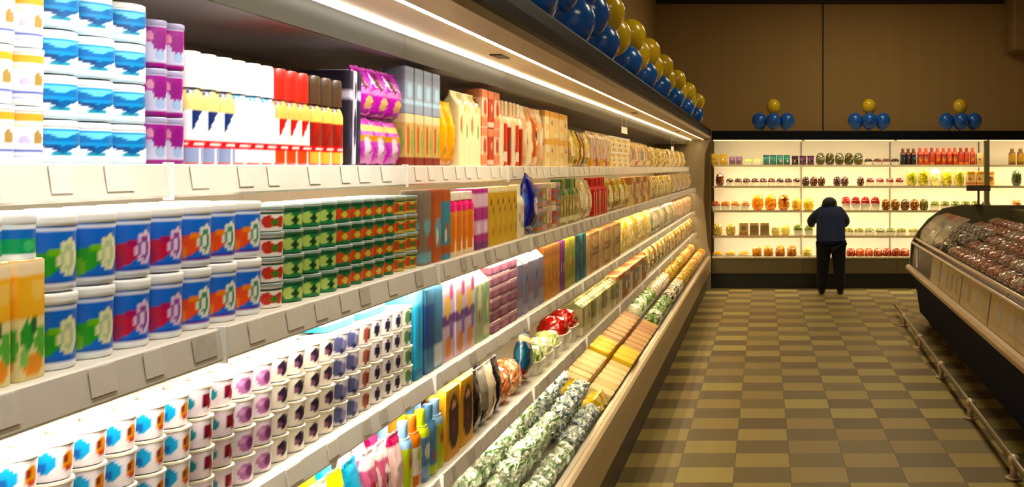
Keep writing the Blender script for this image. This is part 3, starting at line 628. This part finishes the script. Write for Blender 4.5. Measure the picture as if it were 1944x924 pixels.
# ------------------------------------------------------------------ back wall cases
backb = [-.70, .53, 1.78, 3.03, 4.28, 5.45]
blab = ['back wall case at left corner, with pale green packets on top', 'back wall case behind the stooping person', 'back wall case with the row of red bottles on top shelf',
        'back wall case right of the thick olive post', 'back wall case farthest right, behind the meat counter']
SBK = [(1.656, 15.45), (1.368, 15.45), (1.036, 15.45), (.69, 15.45)]
blamp = lamp_mat('back_case_lamp_glow', '#ffdc96', 2)
M_bkback = mat('back_case_liner', '#f1e7cf', .5, vary=.03)
M_bksh = mat('back_case_shelf', '#d8c8a0', .4, vary=.05)
M_bkbase = mat('back_case_base', '#6c6442', .45, vary=.1)
M_div = mat('divider_enamel', '#8c8661', .5, vary=.06)
M_bkkick = mat('back_case_kick', '#0d1214', .4, vary=.1)
for i in range(5):
    a, b = backb[i]+.001, backb[i+1]-.001; cx = (a+b)/2
    R = empty('refrigerated_display_case', (cx, 15.6, 0)); tag(R, blab[i], 'display case', 'refrigerated cases across the back wall')
    def bp(mb, name, m, parent=R, bev=0):
        mb.V = [(x-cx, y-15.6, z) for x, y, z in mb.V]; return mb.build(name, m, parent, bev=bev)
    bp(MB().box(a, b, 15.93, 15.99, .1, 1.995), 'back_panel', M_bkback)
    bp(MB().box(a, b, 15.23, 15.99, 1.996, 2.095), 'canopy', M_bkback)
    bp(MB().box(a, b, 15.20, 15.229, 1.99, 2.115), 'fascia', M_fascia, bev=.006)
    bp(MB().box(a+.02, b-.02, 15.25, 15.28, 1.98, 1.995), 'lamp_tube', blamp)
    for z, y in SBK:
        s = bp(MB().box(a+.004, b-.004, y, 15.929, z-.02, z), 'shelf', M_bksh)
        bp(MB().box(a+.006, b-.006, y-.010, y-.0005, z-.028, z+.004), 'price_rail', M_bksh, s)
        bp(MB().box(a+.03, b-.03, y+.02, y+.035, z-.03, z-.0205), 'shelf_lamp', blamp, s)
        q = area('shelf_light', (0, y+.035-15.6, z-.034), (b-a)*.94, .03, (radians(-18), 0, 0), 3.6, (1, .85, .58), R)
        q.rotation_euler = Vector((0, .55, -1)).to_track_quat('-Z', 'Y').to_euler()
    bp(MB().box(a, b, 15.22, 15.929, .10, .385), 'base', M_bkbase, bev=.004)
    bp(MB().box(a, b, 15.175, 15.2195, .20, .40), 'front_panel', M_bkbase, bev=.006)
    bp(MB().box(a, b, 15.165, 15.2195, .385 if False else .401, .425), 'bumper', M_bksh, bev=.005)
    bp(MB().box(a, b, 15.20, 15.2195, 0, .199), 'kick_plate', M_bkkick)
    bp(MB().box(b-.012, b, 15.915, 15.9295, .4, 1.98), 'back_seam', M_post)
    if i in (2,):
        bp(MB().box(b-.02, b+.0, 15.19, 15.45, .43, 1.985), 'divider', M_div)
        bp(MB().box(b-.07, b-.022, 15.19, 15.235, .43, 1.985), 'post', M_div)
    o = area('canopy_light', (0, 15.33-15.6, 1.972), (b-a)*.95, .05, (0, 0, 0), 2.6, (1, .86, .6), R)
    o.rotation_euler = Vector((0, .6, -1)).to_track_quat('-Z', 'Y').to_euler()

def bx(px): return (px-VX)*15.6/F
def bfill(px0, px1, z, kind, w, h, pal, desc, where, seed, d=.13, n=None, skip=0, yb=15.47):
    R = random.Random(seed); x0, x1 = bx(px0), bx(px1); h *= 1.25; w *= 1.06
    ps = [rproto(R, kind, w, d, h, pal) for _ in range(3)]
    n = n or max(1, int((x1-x0)/(w+.001)+.3)); st = (x1-x0)/n
    for c in range(n):
        if skip and R.random() < skip: continue
        x = x0+st*(c+.5)
        if any(abs(x-b) < w/2+.004 and False for b in backb): continue
        lab = f'{desc}, {where} of back cases'+(f', {ORD[c]} from left' if n > 1 else '')
        place(R.choice(ps), NM[kind], (x, yb+d/2+R.uniform(0, .03), z+.0005), lab, CW[kind], f'{desc} items on the {where} of the back cases', -pi/2+R.uniform(-.06, .06))
DK = ['#3a2016', '#5e2c1a', '#2a1a14', '#7a3a20', '#1e1a18']
T1, T2, T3, T4, T5 = 1.656, 1.368, 1.036, .69, .386
w1, w2, w3, w4, w5 = 'top shelf', 'second shelf', 'third shelf', 'fourth shelf', 'bottom deck'
bfill(1350, 1382, T1, 'carton', .1, .12, ['#c8a850', '#b08a3a'], 'mustard carton', w1, 201)
bfill(1384, 1410, T1, 'pouch', .085, .1, ['#7a5a70', '#9a8088'], 'plum pouch', w1, 202)
bfill(1412, 1446, T1, 'tray', .11, .07, ['#c8d878', '#e0e8a0'], 'lime tray', w1, 203)
bfill(1448, 1500, T1, 'pouch', .085, .11, ['#2f6a60', '#3f8070', '#204a50'], 'teal pouch', w1, 204)
bfill(1502, 1546, T1, 'pouch', .09, .10, ['#3a1a3a', '#5a3050', '#2a1424'], 'dark purple pouch', w1, 205)
bfill(1548, 1638, T1, 'bag', .12, .13, ['#3a4a1c', '#5a3a1a', '#2a3014', '#6a5a24'], 'dark green bag', w1, 206)
bfill(1640, 1706, T1, 'tray', .12, .07, DK, 'dark brown tray', w1, 207)
bfill(1708, 1738, T1, 'bottle', .07, .18, DK, 'brown bottle', w1, 208)
bfill(1740, 1850, T1, 'bottle', .07, .19, ['#b8401c', '#d87a28', '#8a2414', '#e09a3a'], 'red and orange bottle', w1, 209)
bfill(1852, 1874, T1, 'carton', .08, .13, ['#c8a060', '#e0c890'], 'buff carton', w1, 210)
bfill(1912, 1944, T1, 'bottle', .09, .18, ['#a87a24', '#6a4a1a'], 'amber bottle', w1, 211)
bfill(1358, 1376, T2, 'bag', .11, .14, DK, 'tall dark bag', w2, 221)
bfill(1378, 1520, T2, 'tray', .11, .085, DK, 'dark brown tray', w2, 222, skip=.12)
bfill(1522, 1640, T2, 'bag', .10, .10, DK+['#8a5a34'], 'small dark bag', w2, 223, skip=.12)
bfill(1642, 1716, T2, 'tray', .11, .09, ['#8a3020', '#5a2418', '#c8926a'], 'reddish tray', w2, 224)
bfill(1718, 1830, T2, 'bag', .14, .19, ['#e0c860', '#efe4a0', '#8a9a3a', '#d8b040'], 'yellow bag', w2, 225)
bfill(1832, 1886, T2, 'carton', .11, .16, ['#d8a850', '#e8c880', '#b8702c'], 'tan carton', w2, 226)
bfill(1912, 1944, T2, 'bag', .13, .17, ['#2f4a28', '#4a3a1c'], 'dark green bag', w2, 227)
bfill(1350, 1424, T3, 'tray', .13, .10, ['#a85a2a', '#8a3a1c', '#c87a40'], 'rust tray', w3, 231)
bfill(1426, 1500, T3, 'bag', .155, .17, ['#e08a30', '#d86a28', '#f0b060', '#5a2410'], 'orange bag', w3, 232)
bfill(1502, 1546, T3, 'bag', .14, .13, ['#d8a030', '#c87a2c', '#e8c860'], 'golden bag', w3, 233)
bfill(1596, 1670, T3, 'tray', .13, .15, ['#9a1c14', '#b82a1a', '#6a1410'], 'deep red tray', w3, 234)
bfill(1672, 1762, T3, 'bag', .12, .12, ['#5a3a1a', '#8a3a20', '#4a5a20', '#c8923a'], 'brown and green bag', w3, 235)
bfill(1764, 1880, T3, 'tray', .13, .10, ['#4a5a24', '#3a2a18', '#a88a40', '#6a7a30'], 'olive tray', w3, 236)
bfill(1912, 1944, T3, 'tray', .13, .12, ['#c87a50', '#d8a070'], 'peach tray', w3, 237)
bfill(1350, 1400, T4, 'bag', .13, .13, ['#b09a50', '#8a7a3c', '#d8c070'], 'khaki bag', w4, 241)
bfill(1402, 1462, T4, 'carton', .12, .14, ['#b8926a', '#8a7a4a', '#c8a878', '#9a6a4a'], 'fawn carton', w4, 242)
bfill(1464, 1500, T4, 'bag', .12, .12, ['#e0cc70', '#efe0a0'], 'pale yellow bag', w4, 243)
bfill(1504, 1546, T4, 'tray', .13, .12, ['#7a8a3a', '#5a6a2c', '#9a9a50'], 'leaf green tray', w4, 244)
bfill(1600, 1720, T4, 'tray', .14, .08, ['#8a8a40', '#a89a50', '#6a6a30'], 'moss green tray', w4, 245)
bfill(1722, 1940, T4, 'tray', .14, .08, ['#a89a50', '#8a7a3a'], 'straw tray', w4, 246)
bfill(1350, 1424, T5, 'tray', .15, .07, ['#c88a30', '#d8a850'], 'mustard tray', w5, 251)
bfill(1426, 1514, T5, 'bag', .13, .13, ['#b06a28', '#c88a40', '#8a4a1c', '#a88a3a'], 'chestnut bag', w5, 252)
bfill(1516, 1548, T5, 'bag', .13, .12, ['#d8c060', '#e8d890'], 'light yellow bag', w5, 253)
bfill(1606, 1726, T5, 'bag', .12, .10, ['#a83a24', '#7a2a1c', '#c86a44'], 'brick red bag', w5, 254, skip=.1)
bfill(1728, 1940, T5, 'tray', .14, .09, ['#8a4a34', '#a86a4a'], 'cocoa tray', w5, 255)

# ------------------------------------------------------------------ balloons
def balloon_mesh(m):
    mb = MB(); n, k = 20, 14; prof = []
    for j in range(k+1):
        t = pi*j/k
        r = sin(t)*(1-.14*cos(t) if False else 1); z = cos(t)
        if z < 0: z *= 1.18; r *= (1-.10*(-cos(t))**2)
        prof.append((max(r, .0001)*.96, z))
    for r, z in prof:
        for i in range(n): mb.V.append((r*cos(2*pi*i/n), r*sin(2*pi*i/n), z))
    for j in range(k):
        for i in range(n):
            q = (i+1) % n; mb.F.append((j*n+i, (j+1)*n+i, (j+1)*n+q, j*n+q))
    me = bpy.data.meshes.new('balloon_skin'); me.from_pydata(mb.V, [], mb.F); me.polygons.foreach_set('use_smooth', [True]*len(me.polygons)); me.materials.append(m)
    kb = MB().tube((0, 0, -1.16), (0, 0, -1.30), .03, 10, .10)
    k2 = bpy.data.meshes.new('balloon_knot'); k2.from_pydata(kb.V, [], kb.F); k2.materials.append(m)
    return me, k2
BM = {'blue': balloon_mesh(M_bluebal), 'yellow': balloon_mesh(M_yelbal)}
def balloon(col, p, r, d, label, group):
    """d = direction from knot to crown"""
    R = bpy.data.objects.new('balloon', None); C.objects.link(R); R.location = p
    R.rotation_euler = Vector(d).to_track_quat('Z', 'Y').to_euler(); R.scale = (r, r, r)
    for nme, me in zip(('skin', 'knot'), BM[col]):
        o = bpy.data.objects.new(nme, me); C.objects.link(o); o.parent = R
    tag(R, label, 'balloon', group)
Q4 = [('left', -1, 0), ('right', 1, 0), ('near', 0, -1), ('far', 0, 1)]
BR = random.Random(5)
LY = [3.9, 4.7, 5.55, 6.55, 7.5, 8.6, 10.0, 11.5, 13.2]
for k, y in enumerate(LY):
    r = .106; z = 2.122+r
    w = f'{ORD[k]} bunch from camera along left canopy'
    for nm_, X_, dy, d in (('aisle', .80, 0, (.5, 0, .8)), ('wall', 1.015, .02, (-.6, 0, .7)), ('far', .85, .235, (0, .8, .6))):
        balloon('blue', (-X_, y+dy, z), r*BR.uniform(.93, .98), d, f'blue balloon, {nm_} side, {w}', 'blue balloons along the left case canopy')
    uc = 'blue' if k < 2 else 'yellow'
    balloon(uc, (-.785, y+.115, z+r*1.62), r*.9, (0, .1, 1), f'{uc} balloon on top, {w}', uc+' balloons along the left case canopy')
    if k < 8: balloon(uc, (-.80, y+.47, z+r*.9), r*.95, (0, .3, 1), f'lower {uc} balloon beside blue ones, {w}', uc+' balloons along the left case canopy')
for k, (px, wd) in enumerate(((1468, 'left'), (1650, 'middle'), (1823, 'right'))):
    x = (px-VX)*15.5/F; r = .115; z = 2.117+r*1.26
    for nm_, dx, dy in Q4:
        balloon('blue', (x+dx*r*1.64, 15.5+dy*r*.98, z), r*(.95 if dx else .90), (dx*.25, dy*.25, 1), f'blue balloon, {nm_} side, {wd} bunch on the back cases', 'blue balloons on the back cases')
    balloon('yellow', (x, 15.5, z+r*1.72), r*.88, (0, 0, 1), f'yellow balloon topping the {wd} bunch on the back cases', 'yellow balloons on the back cases')

# ------------------------------------------------------------------ meat counter on the right (slightly turned to the aisle)
ang = math.atan((1501-VX)/F)
def W(xp, y, z=0): return (xp*cos(ang)+y*sin(ang), -xp*sin(ang)+y*cos(ang), z)
R = empty('meat_counter', W(1.9, 8.2), -ang); tag(R, 'long meat counter with steel bumper, navy base and cream price front', 'meat counter')
def cp_(mb, name, m, parent=R, smooth=False, bev=0):
    mb.V = [(x-1.9, y-8.2, z) for x, y, z in mb.V]; return mb.build(name, m, parent, smooth, bev)
CY0, CY1 = 3.6, 12.0
cp_(MB().box(1.44, 2.85, CY0, CY1-.1, 0, .10), 'kick_plate', M_blackp)
cp_(MB().ext([(1.36, .10), (1.30, .48), (1.30, .53), (2.9, .53), (2.9, .10)], CY0, CY1-.05), 'base', M_navy, bev=.005)
cp_(MB().ext([(1.22, .54), (1.215, .57), (1.225, .595), (1.25, .60), (1.30, .59), (1.30, .53), (1.25, .525)], CY0, CY1), 'bumper', M_chrome, smooth=False)
cp_(MB().ext([(1.262, .601), (1.29, .815), (1.33, .815), (1.33, .60)], CY0, 10.3), 'front_panel', M_cream)
e2 = cp_(MB().ext([(1.262, .601), (1.29, .815), (1.33, .815), (1.33, .60)], 10.301, CY1), 'corner_panel', M_blackp)
e2['label'] = 'black rounded corner panel'
for y in (4.9, 6.1, 7.3, 8.5, 9.7):
    cp_(MB().ext([(1.2605, .603), (1.287, .812), (1.291, .812), (1.2645, .603)], y, y+.02), 'panel_seam', M_kick)
pr = random.Random(9)
y = 4.2
while y < 10.1:
    w = pr.choice([.1, .14, .18])
    cp_(MB().ext([(1.2665, .66), (1.2805, .77), (1.2845, .77), (1.2705, .66)], y, y+w), 'price_label', pr.choice([M_tagw, M_tag]))
    y += w+pr.uniform(.12, .3)
cp_(MB().tube((1.285, CY0, .832), (1.285, CY1-.02, .832), .014), 'lower_rail', M_chrome, smooth=True)
cp_(MB().tube((1.32, CY0, .872), (1.32, CY1-.02, .872), .016), 'upper_rail', M_chrome, smooth=True)
for y in [4.5+1.2*i for i in range(7)]:
    cp_(MB().tube((1.29, y, .80), (1.325, y, .87), .007), 'rail_bracket', M_chrome)
cp_(MB().ext([(1.33, .60), (1.33, .80), (1.36, .82), (2.20, 1.04), (2.3, 1.04), (2.3, .60)], CY0, CY1-.06), 'display_bed', M_bed)
cp_(MB().ext([(2.302, .531), (2.302, 1.19), (2.95, 1.19), (2.95, .531)], CY0, CY1-.06), 'rear_worktop', M_olive, bev=.006)
prof = [(1.25, .56), (1.27, .83), (1.34, .95), (1.45, 1.08), (1.6, 1.19), (1.78, 1.225), (2.95, 1.225), (2.95, .54), (1.4, .54)]
cp_(MB().ext(prof, CY1-.055, CY1), 'end_panel', M_olive, bev=.004)
outer = [(1.335, .885), (1.36, .96), (1.44, 1.05), (1.52, 1.12), (1.60, 1.16)]
inner = [(x+.006, z-.004) for x, z in outer][::-1]
gm_ = bpy.data.materials.new('clear_glass'); gm_.use_nodes = True
gn = gm_.node_tree; gn.nodes.clear(); go = gn.nodes.new('ShaderNodeOutputMaterial'); gx = gn.nodes.new('ShaderNodeMixShader'); gt = gn.nodes.new('ShaderNodeBsdfTransparent'); gg = gn.nodes.new('ShaderNodeBsdfGlossy'); ly = gn.nodes.new('ShaderNodeLayerWeight')
gg.inputs['Roughness'].default_value = .08; gt.inputs[0].default_value = (.93, .93, .9, 1); ly.inputs[0].default_value = .06
gn.links.new(ly.outputs['Facing'], gx.inputs[0]); gn.links.new(gt.outputs[0], gx.inputs[1]); gn.links.new(gg.outputs[0], gx.inputs[2]); gn.links.new(gx.outputs[0], go.inputs[0])
for j in range(3):
    g_ = cp_(MB().ext(outer+inner, 10.2+j*.58, 10.2+j*.58+.56), 'curved_glass', gm_, smooth=False)
    cp_(MB().ext([(x, z) for x, z in outer]+[(x+.012, z-.008) for x, z in outer][::-1], 10.18+j*.58, 10.195+j*.58), 'glass_frame', M_chrome)
cp_(MB().tube((1.245, 11.2, .63), (1.262, 11.35, .80), .012), 'handle', M_chrome)
# floor guard rail
fr_ = empty('cart_guard_rail', W(1.16, 8.4), -ang); tag(fr_, 'low steel guard rail bolted to the floor beside meat counter', 'guard rail')
def gp(mb, name, m, smooth=True):
    mb.V = [(x-1.16, y-8.4, z) for x, y, z in mb.V]; return mb.build(name, m, fr_, smooth)
M_rust = mat('worn_rail_steel', '#8f8064', .4, .5, vary=.2, scale=8)
gp(MB().tube((1.16, 4.2, .10), (1.16, 12.6, .10), .018), 'rail', M_rust)
for k in range(6):
    y = 4.5+1.42*k
    gp(MB().tube((1.16, y, 0.012), (1.16, y, .085), .020).tube((1.16, y, .002), (1.16, y, .014), .045, 16), 'foot', M_chrome)
    gp(MB().ball((1.16, y, .10), .032, .032, .032), 'joint', M_chrome)

# goods in the counter
MR = random.Random(31)
MEAT = [['#a06454', '#ad7868', '#b88a74', '#8c5444'], ['#92604e', '#a87c68', '#82523e'], ['#a48c78', '#98806c', '#b29c84'], ['#a06c58', '#8e5846', '#b08672']]
WRAP = [['#b8a890', '#8f8272', '#d8ccb4', '#7a6a5c'], ['#a89a8a', '#c8bca4', '#6f6258']]
mp_ = [tray(.19, .15, .075, P(c[0], mott=(c, 8)), traycol='#b8a898', seed=s) for s, c in enumerate(MEAT)]
wp = [pillow(.2, .16, .12, P(c[0], mott=(c, 9)), crumple=.008, seed=s+5) for s, c in enumerate(WRAP)]
def bedz(x): return .82+(x-1.36)/(2.20-1.36)*.22
sl = math.atan(.22/.84)
for c in range(36):
    y = 4.08+c*.217
    for r in range(5):
        x = 1.455+r*.163
        # skip rows that the frame and the counter hide
        if x > 1.40 and (W(x, y)[0])/(W(x, y)[1])*F+VX > 4200: continue
        if c == 28 and r == 0: continue
        wrap = y > 10.0 and r < 3
        q = MR.choice(wp) if wrap else MR.choice(mp_)
        d = 'whitish wrapped bundle' if wrap else 'red-brown meat tray'
        lab = f'{d}, {ORD[r]} row from aisle, {ORD[35-c]} from far end of counter'
        place(q, 'wrapped_bundle' if wrap else 'meat_tray', W(x, y, bedz(x)+.012), lab, 'bundle' if wrap else 'meat tray', 'wrapped bundles in the meat counter' if wrap else 'meat trays in the meat counter', -ang+MR.uniform(-.05, .05), (0, -sl))
# price stand and dark scale on the end of the counter
s_ = empty('price_stand', W(1.97, 11.93, 1.226), -ang); tag(s_, 'small brown sign on a post at far end of meat counter', 'price stand')
MB().tube((0, 0, .003), (0, 0, .16), .012).build('post', M_kick, s_)
MB().box(-.125, .125, -.012, .012, .15, .21).build('sign_plate', M_kick, s_, bev=.004)
MB().tube((0, 0, 0), (0, 0, .008), .04, 16).build('foot', M_kick, s_)
t_ = empty('weighing_scale', W(2.55, 11.35, 1.191), -ang); tag(t_, 'black weighing scale on the rear worktop at right edge', 'scale')
MB().box(-.15, .15, -.13, .13, .02, .09).build('body', M_blackp, t_, bev=.015)
MB().box(-.13, .13, -.11, .11, .095, .107).build('platter', M_chrome, t_, bev=.004)
MB().box(-.1, .1, .08, .11, .108, .19).build('display', M_blackp, t_, bev=.008)
for sx_ in (-.12, .12):
    for sy_ in (-.1, .1): MB().tube((sx_, sy_, 0), (sx_, sy_, .022), .014).build('foot', M_blackp, t_)

# small white cards hanging from the canopy over the top shelf
for y, zz, wd in ((8.0, 1.86, 'nearer'), (12.2, 1.80, 'farther')):
    h_ = empty('hanging_price_card', (-.985, y, zz)); tag(h_, f'{wd} white card hanging from left canopy above the top shelf', 'price card', 'white cards hanging over the top shelf')
    MB().box(-.002, .002, -.16, .16, 0, .045).build('card', M_white, h_)
    for q in (-.12, .12): MB().tube((0, q, .046), (0, q, 1.975-zz), .0015, 6).build('wire', M_chrome, h_)
# ------------------------------------------------------------------ person stooping at the back cases
def skinmesh(name, verts, edges, m, parent, sub=2):
    """verts: (x, y, z, r[, r2])"""
    me = bpy.data.meshes.new(name); me.from_pydata([v[:3] for v in verts], edges, []); me.materials.append(m)
    o = bpy.data.objects.new(name, me); C.objects.link(o); o.parent = parent
    sk = o.modifiers.new('skin', 'SKIN'); sk.use_smooth_shade = True
    for i, v in enumerate(verts):
        me.skin_vertices[0].data[i].radius = (v[3], v[4] if len(v) > 4 else v[3])
        me.skin_vertices[0].data[i].use_root = (i == 0)
    if sub:
        s = o.modifiers.new('sub', 'SUBSURF'); s.levels = sub; s.render_levels = sub
    return o
M_skin = mat('skin', '#a8785a', .55, vary=.05); M_jack = mat('navy_jacket_cloth', '#15264e', .85, vary=.2, scale=14); M_jean = mat('dark_trousers_cloth', '#0b0c14', .9, vary=.2, scale=20)
M_hair = mat('dark_hair', '#120c09', .6, vary=.2, scale=40); M_shoe = mat('dark_shoe', '#0c0a0a', .5, vary=.1)
pe = empty('person', (.862, 14.50, 0)); tag(pe, 'person in navy jacket and dark trousers stooping towards the back shelves', 'person')
bodyV = [(0, 0, .74, .10, .085), (0, .05, .86, .10, .08), (0, .15, .98, .10, .07), (0, .235, 1.05, .05, .05), (0, .285, 1.085, .048), (0, .32, 1.11, .058), (0, .355, 1.135, .085, .085), (0, .40, 1.115, .07, .075),
         (-.14, .21, 1.04, .05), (-.235, .32, .92, .038), (-.225, .50, .86, .027), (-.222, .56, .853, .030, .018),
         (.14, .21, 1.04, .05), (.225, .33, .90, .038), (.16, .50, .86, .027), (.15, .56, .853, .030, .018),
         (-.085, 0, .68, .08), (-.10, .03, .40, .055), (-.11, -.02, .09, .036), (-.115, .09, .04, .036, .025),
         (.085, 0, .68, .08), (.10, .03, .40, .055), (.11, -.02, .09, .036), (.115, .09, .04, .036, .025)]
bodyE = [(0, 1), (1, 2), (2, 3), (3, 4), (4, 5), (5, 6), (6, 7), (2, 8), (8, 9), (9, 10), (10, 11), (2, 12), (12, 13), (13, 14), (14, 15), (0, 16), (16, 17), (17, 18), (18, 19), (0, 20), (20, 21), (21, 22), (22, 23)]
skinmesh('body', bodyV, bodyE, M_skin, pe)
for sgn, hx in ((-1, -.222), (1, .15)):
    for fi in range(4):
        fx = hx+(-.024+.016*fi); ln = (.030, .036, .034, .026)[fi]
        skinmesh('finger', [(fx, .555, .853, .008), (fx, .59+ln*.3, .851, .0078), (fx, .60+ln, .842, .007), (fx, .604+ln*1.3, .826, .0062)], [(0, 1), (1, 2), (2, 3)], M_skin, pe, 1)
    tx = hx+(.03 if sgn < 0 else -.03)
    skinmesh('thumb', [(hx, .53, .85, .01), (tx, .555, .842, .010), (tx+(.008 if sgn < 0 else -.008), .585, .832, .0085)], [(0, 1), (1, 2)], M_skin, pe, 1)
skinmesh('jacket', [(0, .02, .80, .20, .14), (0, -.015, .67, .195, .135), (0, -.015, .60, .185, .13), (0, .13, .96, .19, .13), (0, .215, 1.05, .15, .10), (0, .26, 1.09, .075),
                    (-.13, .19, 1.04, .090), (-.245, .31, .92, .066), (-.228, .475, .865, .050), (.13, .19, 1.04, .090), (.215, .33, .90, .066), (.165, .475, .865, .050)],
         [(0, 1), (1, 2), (0, 3), (3, 4), (4, 5), (3, 6), (6, 7), (7, 8), (3, 9), (9, 10), (10, 11)], M_jack, pe)
skinmesh('trousers', [(0, 0, .73, .17, .12), (-.09, 0, .62, .115), (-.105, .025, .40, .088), (-.115, -.02, .11, .072), (-.115, -.02, .05, .07), (.09, 0, .62, .115), (.105, .025, .40, .088), (.115, -.02, .11, .072), (.115, -.02, .05, .07)],
         [(0, 1), (1, 2), (2, 3), (3, 4), (0, 5), (5, 6), (6, 7), (7, 8)], M_jean, pe)
for s in (-1, 1):
    skinmesh('shoe', [(s*.115, -.05, .045, .046, .042), (s*.118, .03, .04, .045, .038), (s*.125, .12, .034, .044, .030), (s*.128, .17, .030, .035, .026)], [(0, 1), (1, 2), (2, 3)], M_shoe, pe)
    MB().ball((s*.092, .37, 1.12), .012, .02, .03).build('ear', M_skin, pe, True)
    MB().ball((s*.032, .452, 1.105), .012, .010, .010).build('eye', M_white, pe, True)
MB().ball((0, .478, 1.085), .014, .022, .022).build('nose', M_skin, pe, True)
MB().ball((0, .450, 1.045), .026, .012, .008).build('mouth', mat('lips', '#8a4a40', .5), pe, True)
MB().ball((0, .352, 1.150), .098, .098, .085, 20, 14).build('hair', M_hair, pe, True)

# ------------------------------------------------------------------ hall lights, camera, output
for y, pw in ((2.5, 60), (6.5, 70), (10.5, 70), (14.0, 60)):
    o = area('ceiling_light', (1.2, y, 4.15), 1.2, .5, (0, 0, 0), pw*.42, (1, .83, .54))
w = bpy.data.worlds.new('hall'); bpy.context.scene.world = w; w.use_nodes = True
w.node_tree.nodes['Background'].inputs[0].default_value = (1, .85, .6, 1); w.node_tree.nodes['Background'].inputs[1].default_value = .25
cam = bpy.data.cameras.new('camera'); co = bpy.data.objects.new('camera', cam); C.objects.link(co)
co.location = (0, 0, H); co.rotation_euler = (pi/2, 0, 0)
cam.sensor_width = 36; cam.lens = 36*F/1944; cam.shift_x = (972-VX)/1944; cam.shift_y = -(462-VY)/1944; cam.clip_start = .05
sc_ = bpy.context.scene; sc_.camera = co
sc_.view_settings.view_transform = 'Standard'; sc_.view_settings.look = 'None'; sc_.view_settings.gamma = 1; sc_.view_settings.use_curve_mapping = False
sc_.view_settings.exposure = .6
bad = [l for l, n in LABELS.items() if n > 1 or not 4 <= len(l.split()) <= 16]
print('LABELCHECK', len(LABELS), 'bad', bad[:12], 'objects', len(bpy.data.objects))
